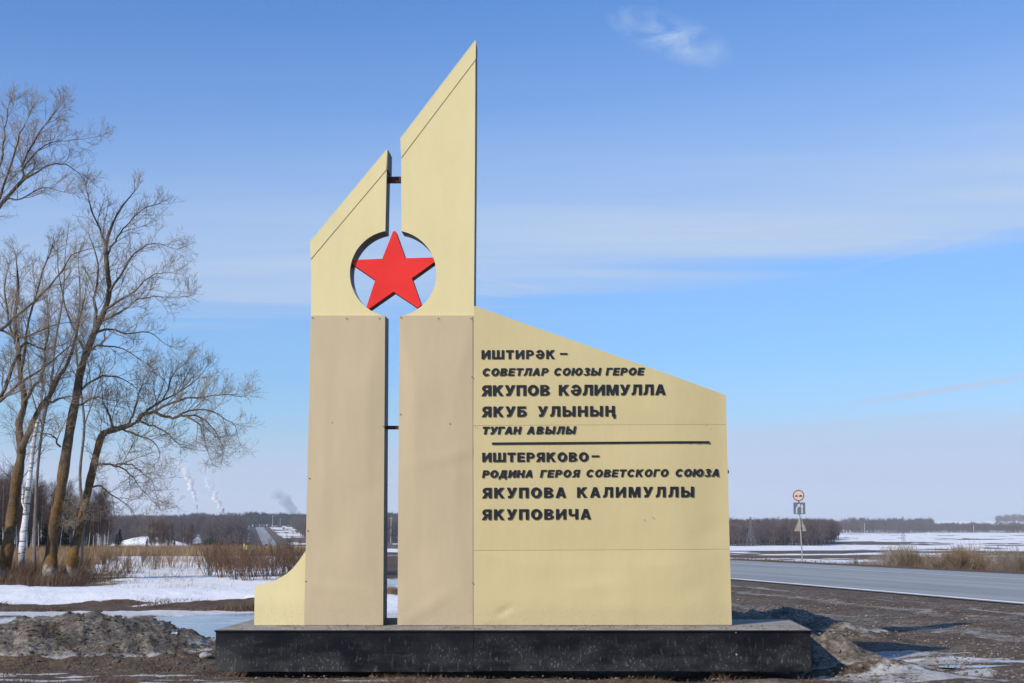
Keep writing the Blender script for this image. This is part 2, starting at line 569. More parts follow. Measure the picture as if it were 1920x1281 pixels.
def ground_mat():
    m, nt, b = mat_base('ground_mud_snow_gravel')
    tc = nt.nodes.new('ShaderNodeTexCoord')
    o = tc.outputs['Object']
    at_ = nt.nodes.new('ShaderNodeAttribute')
    at_.attribute_name = 'cover'
    sep = nt.nodes.new('ShaderNodeSeparateColor')
    nt.links.new(at_.outputs['Color'], sep.inputs[0])
    snow, grit, grass = sep.outputs[0], sep.outputs[1], sep.outputs[2]
    ice = at_.outputs['Alpha']
    big = noise_node(nt, o, 0.45, 6, 0.6)
    mid = noise_node(nt, o, 3.2, 6, 0.65)
    fine = noise_node(nt, o, 17.0, 5, 0.7)
    vor = nt.nodes.new('ShaderNodeTexVoronoi')
    vor.inputs['Scale'].default_value = 11
    nt.links.new(o, vor.inputs['Vector'])
    vcol = nt.nodes.new('ShaderNodeSeparateColor')
    nt.links.new(vor.outputs['Color'], vcol.inputs[0])
    mud = ramp_node(nt, math_node(nt, 'ADD', math_node(nt, 'MULTIPLY', mid, 0.6), math_node(nt, 'MULTIPLY', fine, 0.4)),
                    [(0.34, (0.040, 0.026, 0.016)), (0.52, (0.112, 0.074, 0.045)), (0.68, (0.235, 0.168, 0.108))])
    # pebbles pressed into the mud
    peb = math_node(nt, 'MULTIPLY', math_node(nt, 'GREATER_THAN', vcol.outputs[0], 0.62), math_node(nt, 'LESS_THAN', vor.outputs['Distance'], 0.33))
    pebc = ramp_node(nt, vcol.outputs[1], [(0.0, (0.13, 0.095, 0.065)), (0.6, (0.29, 0.23, 0.165)), (1.0, (0.48, 0.41, 0.32))])
    vor2 = nt.nodes.new('ShaderNodeTexVoronoi')
    vor2.inputs['Scale'].default_value = 27
    nt.links.new(mapping_node(nt, o, (1, 1, 1), (0.3, 0.2, 0.7)), vor2.inputs['Vector'])
    vc2 = nt.nodes.new('ShaderNodeSeparateColor')
    nt.links.new(vor2.outputs['Color'], vc2.inputs[0])
    bed = ramp_node(nt, big, [(0.40, 0.25), (0.60, 1.0)])
    peb2 = math_node(nt, 'MULTIPLY', math_node(nt, 'GREATER_THAN', vc2.outputs[0], 0.35), math_node(nt, 'LESS_THAN', vor2.outputs['Distance'], 0.42))
    pebc2 = ramp_node(nt, vc2.outputs[1], [(0.0, (0.08, 0.06, 0.042)), (0.55, (0.20, 0.158, 0.115)), (1.0, (0.42, 0.36, 0.285))])
    mud = mix_col(nt, math_node(nt, 'MULTIPLY', math_node(nt, 'MULTIPLY', peb2, grit), bed), mud, pebc2)
    mud = mix_col(nt, math_node(nt, 'MULTIPLY', math_node(nt, 'MULTIPLY', peb, grit), 0.8), mud, pebc)
    gr = ramp_node(nt, math_node(nt, 'ADD', math_node(nt, 'MULTIPLY', mid, 0.5), math_node(nt, 'MULTIPLY', fine, 0.5)),
                   [(0.35, (0.055, 0.034, 0.021)), (0.55, (0.14, 0.09, 0.053)), (0.72, (0.25, 0.18, 0.105))])
    c = mix_col(nt, grass, mud, gr)
    # snow: threshold on the cover value so that edges break up
    sv = math_node(nt, 'ADD', snow, math_node(nt, 'ADD', math_node(nt, 'MULTIPLY', math_node(nt, 'SUBTRACT', mid, 0.5), 0.55),
                                              math_node(nt, 'MULTIPLY', math_node(nt, 'SUBTRACT', fine, 0.5), 0.35)))
    sm = ramp_node(nt, sv, [(0.42, 0.0), (0.56, 1.0)])
    clean = ramp_node(nt, mid, [(0.3, (0.86, 0.84, 0.81)), (0.7, (0.95, 0.93, 0.89))])
    grey = ramp_node(nt, math_node(nt, 'ADD', math_node(nt, 'MULTIPLY', fine, 0.6), math_node(nt, 'MULTIPLY', mid, 0.4)),
                     [(0.38, (0.050, 0.038, 0.027)), (0.50, (0.150, 0.122, 0.090)), (0.64, (0.36, 0.31, 0.245))])
    sc = mix_col(nt, ice, clean, grey)
    c = mix_col(nt, sm, c, sc)
    nt.links.new(c, b.inputs['Base Color'])
    wet = math_node(nt, 'MULTIPLY', ramp_node(nt, big, [(0.5, 0.0), (0.66, 1.0)]), math_node(nt, 'SUBTRACT', 1.0, sm, None, True))
    nt.links.new(math_node(nt, 'MULTIPLY_ADD', wet, -0.30, 0.92), b.inputs['Roughness'])
    b.inputs['Specular IOR Level'].default_value = 0.25
    hh = math_node(nt, 'ADD', math_node(nt, 'MULTIPLY', fine, 0.5), math_node(nt, 'MULTIPLY', mid, 1.0))
    hh = math_node(nt, 'ADD', hh, math_node(nt, 'MULTIPLY', math_node(nt, 'MULTIPLY', peb, grit), 0.4))
    add_bump(nt, b, hh, 0.8, 0.06)
    return m


M['ground'] = ground_mat()


def road_mat():
    m, nt, b = mat_base('worn_asphalt')
    tc = nt.nodes.new('ShaderNodeTexCoord')
    o = tc.outputs['Object']
    uv = nt.nodes.new('ShaderNodeUVMap')
    sepu = nt.nodes.new('ShaderNodeSeparateXYZ')
    nt.links.new(uv.outputs[0], sepu.inputs[0])
    fine = noise_node(nt, o, 12, 5, 0.7)
    along = noise_node(nt, mapping_node(nt, uv.outputs[0], (0.9, 0.012, 1)), 1.0, 5, 0.6)
    k = math_node(nt, 'ADD', math_node(nt, 'MULTIPLY', fine, 0.35), math_node(nt, 'MULTIPLY', along, 0.65))
    c = ramp_node(nt, k, [(0.34, (0.27, 0.265, 0.235)), (0.52, (0.35, 0.345, 0.31)), (0.68, (0.43, 0.42, 0.37))])
    # dust blown to the edges
    rag = noise_node(nt, o, 1.3, 5, 0.65)
    ed = ramp_node(nt, math_node(nt, 'ADD', math_node(nt, 'ABSOLUTE', math_node(nt, 'DIVIDE', sepu.outputs[0], 6.75)),
                                 math_node(nt, 'MULTIPLY', math_node(nt, 'SUBTRACT', rag, 0.5), 0.16)), [(0.86, 0.0), (0.98, 0.8)])
    # two darker wheel tracks in each lane, and the seam of an old repair
    trk = math_node(nt, 'SINE', math_node(nt, 'MULTIPLY_ADD', sepu.outputs[0], 3.6, 0.6))
    c = mix_col(nt, math_node(nt, 'MULTIPLY', ramp_node(nt, trk, [(0.2, 0.0), (0.9, 1.0)]), 0.22), c, (0.15, 0.155, 0.16))
    patch = noise_node(nt, mapping_node(nt, uv.outputs[0], (0.35, 0.05, 1), (0, 0, 0), (5, 2, 0)), 1.0, 1, 0.5)
    c = mix_col(nt, ramp_node(nt, patch, [(0.60, 0.0), (0.61, 0.28)]), c, (0.17, 0.172, 0.17))
    c = mix_col(nt, ed, c, (0.17, 0.145, 0.12))
    nt.links.new(c, b.inputs['Base Color'])
    b.inputs['Roughness'].default_value = 0.62
    b.inputs['Specular IOR Level'].default_value = 0.35
    add_bump(nt, b, fine, 0.3, 0.01)
    return m


M['road'] = road_mat()
M['paint'] = mat_plain('worn_road_paint', (0.80, 0.77, 0.70), 0.7, 0.15, 1.5)


def water_mat():
    m, nt, b = mat_base('melt_water')
    tc = nt.nodes.new('ShaderNodeTexCoord')
    n = noise_node(nt, mapping_node(nt, tc.outputs['Object'], (0.6, 1.6, 1)), 1.2, 4, 0.6)
    film = ramp_node(nt, n, [(0.36, 0.0), (0.60, 1.0)])
    nt.links.new(mix_col(nt, film, (0.05, 0.05, 0.052), (0.52, 0.52, 0.54)), b.inputs['Base Color'])
    nt.links.new(math_node(nt, 'MULTIPLY_ADD', film, 0.22, 0.04), b.inputs['Roughness'])
    b.inputs['IOR'].default_value = 1.33
    b.inputs['Specular IOR Level'].default_value = 0.6
    w = noise_node(nt, mapping_node(nt, tc.outputs['Object'], (3, 8, 1)), 2.0, 3, 0.5)
    add_bump(nt, b, w, 0.06, 0.02)
    return m


M['water'] = water_mat()

# ------------------------------------------------------------------ the lie of the land
ROAD_Y = np.array([-400, 200, 400, 800, 1250, 1700, 2300, 3200])
Q0 = 25.0


def road_x(Y):
    Y = np.asarray(Y, dtype=np.float64)
    near = (Q0 - 0.211 * Y) / 0.977
    x200 = (Q0 - 0.211 * 200) / 0.977
    far = np.interp(Y, [200, 500, 800, 1250, 1700, 2400, 3200], [x200, -78.5, -139, -226, -313, -440, -560])
    return np.where(Y < 200, near, far)


LEFT_Y = [-9000, 0, 15, 100, 150, 300, 500, 700, 900, 1200, 1700, 2000, 2600, 5000, 12000]
LEFT_Z = [2, 0.105, 0, -0.6, -1.2, -4.6, -10.6, -13.2, -11.6, -7.2, -1.2, -0.2, -6, -62, -66]
RIGHT_Y = [-9000, 0, 15, 100, 160, 250, 400, 700, 1200, 1800, 2600, 3600, 4600, 7000, 12000]
RIGHT_Z = [2, 0.105, 0, -1.4, -3.2, -4.6, -6.2, -8.0, -6.6, -8.5, -10.0, 5.0, 14.5, -30, -66]

MOUNDS = [  # x, y, rx, ry, height, power
    (-5.95, 19.6, 1.6, 1.15, 0.43, 3.0), (-6.9, 18.6, 1.6, 0.9, 0.33, 2.0), (-4.75, 18.0, 0.95, 0.75, 0.30, 2.0),
    (-6.0, 17.3, 1.1, 0.45, 0.20, 2.0), (-7.6, 17.4, 0.9, 0.5, 0.20, 2.0), (-9.0, 19.2, 1.6, 1.0, 0.30, 2.0),
    (4.15, 23.2, 1.25, 0.9, 0.43, 2.2), (5.35, 22.6, 0.9, 0.6, 0.24, 2.0), (3.35, 20.7, 0.75, 0.75, 0.32, 2.0), (2.9, 23.2, 1.2, 0.9, 0.42, 2.0),
    (3.72, 17.0, 0.66, 0.62, 0.44, 2.2), (4.25, 16.6, 0.5, 0.5, 0.16, 2.0),
]


def height(X, Y):
    X = np.asarray(X, dtype=np.float64)
    Y = np.asarray(Y, dtype=np.float64)
    side = sstep(-0.01, 0.10, X / np.maximum(np.abs(Y), 1.0))
    zl = np.interp(Y, LEFT_Y, LEFT_Z)
    zr = np.interp(Y, RIGHT_Y, RIGHT_Z)
    z = zl * (1 - side) + zr * side
    far = sstep(150, 700, Y)
    z = z + far * (fbm(X, Y, 420, 4, 11) - 0.5) * 7.0 * (1 - 0.4 * side)
    z = z + sstep(60, 200, Y) * (fbm(X, Y, 45, 3, 12) - 0.5) * 0.8
    # a bulldozed heap under snow beyond the reeds
    z = z + 3.7 * np.exp(-(((X + 69) / 8.5) ** 2 + ((Y - 262) / 5) ** 2))
    # embankment of the road
    rx = road_x(Y)
    q = (X - rx) * 0.977
    aq = np.abs(q)
    zroad = np.interp(Y, LEFT_Y, LEFT_Z)
    drop = sstep(8.5, 22, q) * sstep(20, 45, Y) * (1 - sstep(110, 240, Y)) * 1.9
    z = z - drop
    w = 1 - sstep(9.5, 17.0, aq)
    z = z * (1 - w) + (zroad - 0.015) * w
    return z


def near_detail(X, Y):
    """mounds, ruts and clods of the foreground; returns height and a dirty-snow mask"""
    z = np.zeros_like(X)
    m = np.zeros_like(X)
    n = fbm(X, Y, 0.9, 4, 31)
    wx = X + (fbm(X, Y, 0.7, 3, 77) - 0.5) * 0.5
    wy = Y + (fbm(X, Y, 0.7, 3, 78) - 0.5) * 0.5
    for (mx, my, rx, ry, h, p) in MOUNDS:
        d = np.sqrt(((wx - mx) / rx) ** 2 + ((wy - my) / ry) ** 2)
        g = np.exp(-np.power(d, p)) * h
        z = np.maximum(z, g) + 0.25 * np.minimum(z, g)
    m = sstep(0.06, 0.16, z)
    cl = fbm(X, Y, 0.30, 4, 41, 0.62) - 0.5
    z = z + m * ((n - 0.5) * 0.12 + cl * 0.13 + (fbm(X, Y, 0.12, 3, 43, 0.6) - 0.5) * 0.07)
    near = 1 - sstep(40, 90, np.hypot(X, Y))
    z = z + near * ((n - 0.5) * 0.05 + cl * 0.035)
    return z, m


def flat_v(Y):
    Y = np.maximum(Y, 3.0)
    return 985 + (EYE + SLOPE * (Y - 15)) * F / Y


def ground():
    fine = np.radians(np.arange(-24, 24.001, 0.07))
    coarse = np.radians(np.arange(27, 333.1, 3.0))
    az = np.concatenate((fine, coarse))
    nf = len(az)
    r = [1.5]
    while r[-1] < 11000:
        x = r[-1]
        r.append(x * (1.05 if x < 12 else (1.0052 if x < 34 else (1.0075 if x < 110 else 1.016))))
    r = np.array(r)
    A, R = np.meshgrid(az, r)
    X = R * np.sin(A)
    Y = R * np.cos(A)
    Z = height(X, Y)
    dz, mound = near_detail(X, Y)
    rx = road_x(Y)
    q = (X - rx) * 0.977
    off_road = sstep(7.4, 9.5, np.abs(q))
    dz = dz * off_road
    # keep the plinth's footprint clear
    a = math.atan(140 / F)
    u = X * math.cos(a) - (Y - 16.6) * math.sin(a)
    v = X * math.sin(a) + (Y - 16.6) * math.cos(a)
    foot = (1 - sstep(3.35, 3.62, np.abs(u))) * (1 - sstep(0.95, 1.25, np.abs(v - 0.2)))
    dz = dz * (1 - foot) - 0.05 * foot
    U = 960 + X / np.maximum(Y, 0.5) * F
    V = flat_v(Y)
    wv = (fbm(X, Y, 3.0, 4, 51) - 0.5)
    wu = (fbm(X, Y, 1.1, 4, 52) - 0.5)
    Vn = V + (wv * 0.25 + wu * 0.1) * (V - 985) * 0.16
    near = (Y > 10) & (Y < 130)
    snow = np.zeros_like(X)
    grit = np.ones_like(X) * 0.6
    grass = np.zeros_like(X)
    ice = np.zeros_like(X)
    left = 1 - sstep(800, 1000, U)
    # snow bank behind the puddle, in full sun
    bank_top = 1103 + 0.022 * U + (fbm(X, Y, 4.0, 3, 58) - 0.5) * 16
    bank = sstep(-3, 3, Vn - bank_top) * (1 - sstep(1125, 1134, Vn + wu * 14)) * left
    dz = dz + 0.26 * sstep(-2, 6, V - bank_top + wv * 8) * (1 - sstep(1120, 1137, V + wv * 10)) * left * (Y > 20)
    snow = np.maximum(snow, bank)
    # meadow between the trees and the reeds: old snow with grass standing in it
    mead = sstep(1046, 1050, Vn) * (1 - sstep(-2, 3, Vn - bank_top)) * left
    trees = 1 - sstep(190, 300, U + wu * 120)
    sn = 0.86 - 0.55 * trees * sstep(1062, 1080, V) + (wv + wu) * 0.45
    snow = np.maximum(snow, mead * sn)
    grass = np.maximum(grass, mead)
    strip = sstep(1036, 1040, Vn) * (1 - sstep(1054, 1058, Vn)) * left * sstep(170, 260, U)
    snow = np.maximum(snow, strip * (0.80 + wv * 0.5))
    reedz = (1 - sstep(1030, 1040, Vn)) * left * (Y < 200)
    grass = np.maximum(grass, reedz)
    grass = np.maximum(grass, (1 - trees * 0) * mead)
    snow = np.where((left > 0.5) & (Y > 85) & (Y < 230), np.maximum(snow, 0.34 + wv * 0.5), snow)
    # brown strip at the foot of the bank, ice and mud in front of it
    st = sstep(1124, 1132, Vn) * (1 - sstep(1143, 1149, Vn)) * left
    grass = np.maximum(grass, st)
    icef = sstep(1140, 1146, Vn) * (1 - sstep(1190, 1215, Vn)) * left
    snow = np.maximum(snow, icef * (0.42 + wv * 1.3 + wu * 0.4 + 0.1 * sstep(200, 330, U)))
    ice = np.maximum(ice, icef * 0.35)
    # behind the monument, seen through the slot: snow, then mud towards the road
    slot = sstep(640, 690, U) * (1 - sstep(800, 830, U))
    snow = np.where((slot > 0.5) & (V > 1114) & (V < 1185), 0.8 + wv * 0.4, snow)
    mudslot = slot * sstep(1038, 1042, V) * (1 - sstep(1080, 1086, V))
    snow = snow * (1 - mudslot)
    # foreground: frozen streaks in the mud
    fr = sstep(1222, 1240, V)
    streak = fbm(X * 0.35, Y * 2.2, 0.9, 4, 61)
    lf = fr * (1 - sstep(560, 1000, U))
    snow = np.maximum(snow, lf * sstep(0.53, 0.62, streak) * 0.85)
    ice = np.maximum(ice, fr * 0.55)
    grass = np.maximum(grass, lf * 0.55 * sstep(0.48, 0.6, fbm(X, Y, 1.3, 3, 66)))
    # right: refrozen slush by the plinth, mud and gravel towards the road
    right = sstep(1180, 1300, U)
    el = np.sqrt(((X - 5.2) / 1.75) ** 2 + ((Y - 18.3) / 1.9) ** 2) + wu * 0.9
    sl = (1 - sstep(0.72, 1.05, el))
    el2 = np.sqrt(((X - 4.4) / 1.6) ** 2 + ((Y - 15.9) / 0.55) ** 2) + wu * 1.1
    sl = np.maximum(sl, 0.9 * (1 - sstep(0.6, 1.1, el2)))
    snow = np.maximum(snow, sl * (0.66 + wv * 0.5 + (streak - 0.5) * 0.5))
    ice = np.maximum(ice, sl * (0.30 + 0.4 * sstep(0.45, 0.6, fbm(X, Y, 0.8, 3, 67))))
    dz = dz - 0.02 * sl
    rut = np.sin(q * 3.3 + 2.2 * fbm(X, Y, 7.0, 2, 81)) * sstep(0.42, 0.62, fbm(X, Y, 5.0, 3, 82))
    dz = dz + rut * 0.035 * right * (q < -7.8) * (Y < 60)
    melt = right * sstep(0.56, 0.66, fbm(q * 1.0, Y * 0.35, 1.5, 4, 83)) * (V > 1100)
    snow = np.maximum(snow, melt * 0.50)
    ice = np.maximum(ice, melt)
    # pale lines of swept gravel along the carriageway
    for q0, w0, a0 in ((-8.6, 0.40, 0.60), (-10.2, 0.5, 0.50), (-12.6, 0.6, 0.50)):
        g = np.exp(-((q - q0 + wv * 1.2) / w0) ** 2) * right * (Y < 140)
        snow = np.maximum(snow, g * a0 * 1.05)
        ice = np.maximum(ice, g * 0.9)
    grit = np.maximum(grit, right)
    # mounds: old ploughed snow full of sand
    snow = np.maximum(snow, mound * (0.74 + (fbm(X, Y, 0.5, 4, 68) - 0.5) * 1.5))
    ice = np.maximum(ice, mound)
    grass = grass * (1 - mound)
    soil = np.exp(-(((X - 3.3) / 0.9) ** 2 + ((Y - 20.5) / 0.9) ** 2) ** 2)
    snow = snow * (1 - 0.85 * soil * sstep(0.3, 0.5, fbm(X, Y, 0.6, 3, 69) + 0.1))
    # the far country: snow lying in patches, dark where it has melted
    far = sstep(120, 230, Y)
    pat = fbm(X, Y * 1.0, 95, 5, 71, 0.6)
    pat2 = fbm(X, Y, 26, 4, 72)
    sidef = sstep(0.0, 0.08, X / np.maximum(Y, 1))
    thr = 0.50 - 0.14 * sstep(300, 700, Y) * sidef
    cov = 0.5 + (pat - thr) * 4.2 + (pat2 - 0.5) * 1.5 + (fbm(X, Y, 7, 3, 74) - 0.5) * 1.1
    cov = np.where(Y > 2600, 0.95, cov)
    farsnow = np.clip(cov, 0, 1)
    snow = snow * (1 - far) + far * farsnow
    ice = ice * (1 - far)
    grass = grass * (1 - far) + far * 0.75
    heap = np.exp(-(((X + 69) / 9) ** 2 + ((Y - 262) / 7) ** 2))
    snow = np.maximum(snow, sstep(0.25, 0.5, heap) * (0.42 + (fbm(X, Y, 3.0, 3, 73) - 0.5) * 1.6))
    # verges stay dark
    verge = (1 - sstep(9.5, 16, np.abs(q) + wv * 4)) * (Y > 22)
    snow = np.where(q > -7.9, snow * (1 - verge), np.where(Y > 120, snow * (1 - verge), snow))
    # right near side of the far verge
    rb = (q > 6.5) & (Y < 260)
    snow = np.where(rb, np.clip(0.30 + wv * 1.0 + sstep(110, 200, Y) * 0.25, 0, 1) * sstep(8, 12, q), snow)
    grass = np.where(rb, 0.8, grass)
    # shallow basins for the melt water
    for (bx, by, brx, bry, dep) in PUDDLES:
        d = np.sqrt(((X - bx) / brx) ** 2 + ((Y - by) / bry) ** 2) + wu * 0.5
        bs = 1 - sstep(0.7, 1.1, d)
        dz = dz * (1 - 0.9 * bs) - dep * bs
        snow = snow * (1 - 0.7 * bs)
    Z = Z + dz
    nr = len(r)
    co = np.stack((X, Y, Z), axis=-1).reshape(-1, 3)
    i = np.arange(nr - 1)[:, None] * nf
    j = np.arange(nf)[None, :]
    j2 = (j + 1) % nf
    Qd = np.stack((i + j, i + j2, i + nf + j2, i + nf + j), axis=-1).reshape(-1, 4)[:, ::-1]
    mb = MB()
    mb.add(co, quads=Qd)
    mb.add([(0, 0, 0.08)], tris=None)
    c0 = mb.n - 1
    fan = np.stack((np.full(nf, c0), np.arange(nf), (np.arange(nf) + 1) % nf), axis=-1)
    mb.t.append(fan[:, ::-1].astype(np.int32))
    ob = mb.build('ground', M['ground'], smooth=True)
    me = ob.data
    at_ = me.attributes.new('cover', 'FLOAT_COLOR', 'POINT')
    C = np.stack((np.clip(snow, 0, 1), np.clip(grit, 0, 1), np.clip(grass, 0, 1), np.clip(ice, 0, 1)), axis=-1).reshape(-1, 4)
    C = np.concatenate((C, np.zeros((1, 4)))).astype(np.float32)
    at_.data.foreach_set('color', C.ravel())
    me.update()
    tag(ob, kind='structure')
    return ob


_p1 = gnd(412, 1168)
_p2 = gnd(1893, 1232)
_p3 = gnd(735, 1092)
PUDDLES = [(_p1[0], _p1[1], 2.0, 3.4, 0.10), (_p2[0] + 0.2, _p2[1], 0.45, 0.22, 0.07), (_p2[0] - 0.55, _p2[1] - 0.75, 0.5, 0.2, 0.07),
           (_p3[0], _p3[1], 3.0, 3.2, 0.10)]
G = ground()


def surf(x, y):
    """height of the land (with foreground detail) at one spot"""
    X = np.array([[float(x)]])
    Y = np.array([[float(y)]])
    d, _ = near_detail(X, Y)
    return float(height(X, Y)[0, 0] + d[0, 0])


def surf_many(x, y):
    X = np.asarray(x, dtype=np.float64)
    Y = np.asarray(y, dtype=np.float64)
    d, _ = near_detail(X, Y)
    return height(X, Y) + d


for (bx, by, brx, bry, dep) in PUDDLES:
    mb = MB()
    n = 40
    z = float(height(np.array([bx]), np.array([by]))[0]) - dep * 0.45
    an = np.arange(n) * 2 * math.pi / n
    pts = [(bx + math.cos(t) * brx * 1.25, by + math.sin(t) * bry * 1.25, z) for t in an]
    mb.add(pts, ngons=[list(range(n))])
    tag(mb.build('puddle', M['water']), kind='structure')


# ------------------------------------------------------------------ road
def ribbon(q0, q1, lift, name, mat, parent=None, y0=-60, y1=1860, uv=False):
    ys = np.concatenate((np.arange(y0, 300, 4.0), np.arange(300, y1, 20.0)))
    xc = road_x(ys)
    wf = np.interp(ys, [220, 600], [1.0, 0.72])
    zc = np.interp(ys, LEFT_Y, LEFT_Z)
    k = 7 if uv else 2
    qs = np.linspace(q0, q1, k)
    # across the road: the normal of the centre line
    nx, ny = 0.977, 0.211
    V = np.stack([np.stack((xc + nx * q * wf, ys + ny * q * wf, zc + lift - 0.012 * abs(q)), -1) for q in qs], 1)
    n = len(ys)
    i = np.arange(n - 1)[:, None] * k
    j = np.arange(k - 1)[None, :]
    Q = np.stack((i + j, i + j + 1, i + k + j + 1, i + k + j), -1).reshape(-1, 4)
    mb = MB()
    mb.add(V.reshape(-1, 3), quads=Q)
    o = mb.build(name, mat, parent, smooth=True)
    if uv:
        ul = o.data.uv_layers.new(name='UVMap')
        vi = np.zeros(len(o.data.loops), dtype=np.int32)
        o.data.loops.foreach_get('vertex_index', vi)
        uvv = np.stack((np.tile(qs, n), np.repeat(ys, k)), -1).astype(np.float32)
        ul.data.foreach_set('uv', uvv[vi].ravel())
    return o


road = tag(ribbon(-6.75, 6.75, 0.10, 'road', M['road'], uv=True), kind='structure')
ribbon(-6.60, -6.30, 0.106, 'edge_line', M['paint'], road)
ribbon(2.25, 2.49, 0.106, 'centre_line', M['paint'], road)
ribbon(6.30, 6.46, 0.106, 'edge_line', M['paint'], road)

# ------------------------------------------------------------------ the monument
YAW = math.atan(140 / F)
MY = 16.6
mon = empty('monument', (0, MY, 0), -YAW)
tag(mon, 'tall cream and beige roadside monument with red star and black lettering on black plinth', 'monument')
ca, sa = math.cos(YAW), math.sin(YAW)


def loc(px, py, v=0.0):
    """where a sight line meets the monument's upright plane at depth v; returns (x, z) in the monument's own frame"""
    d = ray(px, py)
    # local depth = X sin + (Y - MY) cos
    s = (v + MY * ca) / (d[0] * sa + d[1] * ca)
    X, Y, Z = d[0] * s, d[1] * s, EYE + d[2] * s
    return (X * ca - (Y - MY) * sa, Z)


def locs(pts, v=0.0):
    return [loc(x, y, v) for x, y in pts]


TH = 0.31
P_TOP = 0.508
TILT = 0.0040
CXY = (737, 513)
CR = 81.0


def arc(a0, a1, n=28):
    return [(CXY[0] + CR * math.cos(math.radians(a0 + (a1 - a0) * i / n)),
             CXY[1] - CR * math.sin(math.radians(a0 + (a1 - a0) * i / n))) for i in range(n + 1)]


def foot_fix(pts):
    return [(x, P_TOP + 0.003 + TILT * x if z < 0.56 else z) for x, z in pts]


# left pillar (counter-clockwise seen from the front)
la0 = math.degrees(math.acos((722.5 - CXY[0]) / CR))
left_outline = [(583, 456), (583, 592), (571, 1172), (718.5, 1172), (722, 593.5)] + arc(360 - la0, la0, 36) + [(725, 317), (725.3, 283)]
lp = MB()
lp.prism(foot_fix(locs(left_outline)), 0.0, TH)
pillar_a = lp.build('pillar', M['cream'], mon)
ra0 = math.degrees(math.acos((752 - CXY[0]) / CR))
right_outline = [(752, 264), (752.5, 431)] + arc(ra0, -ra0, 36) + [(749, 593.5), (745.5, 1172), (887, 1172), (888.5, 592), (890.5, 300), (891.5, 79)]
rp = MB()
rp.prism(foot_fix(locs(right_outline)), 0.0, TH)
pillar_b = rp.build('pillar', M['cream'], mon)
for o in (pillar_a, pillar_b):
    # sides get a dark grey, their shade put into the colour; fronts stay cream
    o.data.materials.append(M['sheet_edge'])
    for p in o.data.polygons:
        if abs(p.normal.y) < 0.5 and p.normal.z < 0.3:
            p.material_index = 1


def sheet(name, corners, v, mat, parent, nx=24, nz=40, amp=0.006, seed=0, edge_roll=0.0, thick=0.006, dents=()):
    """a slightly buckled sheet spanning corners bl, br, tr, tl (x, z), standing thick proud of depth v"""
    bl, br, tr, tl = [np.array(c) for c in corners]
    s = np.linspace(0, 1, nx + 1)[None, :, None]
    t = np.linspace(0, 1, nz + 1)[:, None, None]
    P = (bl * (1 - s) + br * s) * (1 - t) + (tl * (1 - s) + tr * s) * t
    x, z = P[..., 0], P[..., 1]
    hold = np.minimum(1, np.minimum(np.minimum(s, 1 - s), np.minimum(t, 1 - t))[..., 0] * 4.5)
    b = -fbm(x * 1.0, z * 0.8, 0.9, 2, seed) * 2 * amp * hold
    for (dx_, dz_, rx_, rz_, dep_, rot_) in dents:
        cx_, cz_ = loc(dx_, dz_)
        ux = (x - cx_) * math.cos(rot_) + (z - cz_) * math.sin(rot_)
        uz = -(x - cx_) * math.sin(rot_) + (z - cz_) * math.cos(rot_)
        b = b + dep_ * np.exp(-(ux / rx_) ** 2 - (uz / rz_) ** 2)
    b = b + edge_roll * sstep(0.72, 1.0, s[..., 0]) ** 2
    front = np.stack((x, v - (0.006 if edge_roll else thick) + b, z), -1).reshape(-1, 3)
    nxx = nx + 1
    i = np.arange(nz)[:, None] * nxx
    j = np.arange(nx)[None, :]
    Q = np.stack((i + j, i + j + 1, i + nxx + j + 1, i + nxx + j), -1).reshape(-1, 4)
    # rim back to the wall
    rim = [k for k in range(nxx)] + [k * nxx + nx for k in range(1, nz + 1)] + [nz * nxx + k for k in range(nx - 1, -1, -1)] + [k * nxx for k in range(nz - 1, 0, -1)]
    back = front[rim].copy()
    back[:, 1] = v + (0.0705 if edge_roll else -0.0005)
    n0 = len(front)
    m = len(rim)
    rq = [(rim[k], n0 + k, n0 + (k + 1) % m, rim[(k + 1) % m]) for k in range(m)]
    mb = MB()
    mb.add(np.concatenate((front, back)), quads=np.concatenate((Q, np.array(rq))))
    o = mb.build(name, mat, parent, smooth=True)
    em = o.modifiers.new('edges', 'EDGE_SPLIT')
    em.split_angle = math.radians(40)
    return o


def fz(c):
    return (c[0], P_TOP + 0.005 + TILT * c[0] if c[1] < 0.56 else c[1])


sheet('cladding_sheet', [fz(loc(570.5, 1171)), fz(loc(718.5, 1171)), loc(722.3, 592), loc(583, 592)], 0, M['beige'], pillar_a, 26, 60, 0.012, 3, thick=0.012, dents=((640, 1105, 0.5, 0.05, -0.008, -0.12), (690, 920, 0.25, 0.10, 0.005, 0.3)))
sheet('cladding_sheet', [fz(loc(745.5, 1171)), fz(loc(887, 1171)), loc(886.3, 592), loc(749, 592)], 0, M['beige'], pillar_b, 26, 60, 0.013, 5, thick=0.012, dents=((800, 1140, 0.40, 0.07, -0.010, 0.55), (830, 860, 0.5, 0.06, -0.007, 0.2), (868, 868, 0.12, 0.10, 0.006, 0)))


for outline, parent in (([(581.5, 456), (583, 486), (724.5, 318.5), (726.5, 281.5)], pillar_a),
                        ([(750.8, 262.5), (752.3, 296), (892, 111.5), (892.3, 77)], pillar_b)):
    pts = locs(outline)
    mb = MB()
    # a channel: front flange and top plate
    mb.prism(pts, -0.008, -0.001)
    (x0, z0), (x1, z1) = pts[0], pts[3]
    dx, dz = x1 - x0, z1 - z0
    L_ = math.hypot(dx, dz)
    nx_, nz_ = -dz / L_ * 0.012, dx / L_ * 0.012
    mb.prism([(x0, z0 + 0.001), (x1, z1 + 0.001), (x1 + nx_, z1 + nz_ + 0.001), (x0 + nx_, z0 + nz_ + 0.001)], -0.008, TH + 0.02)
    mb.build('cap_sheet', M['cream'], parent)
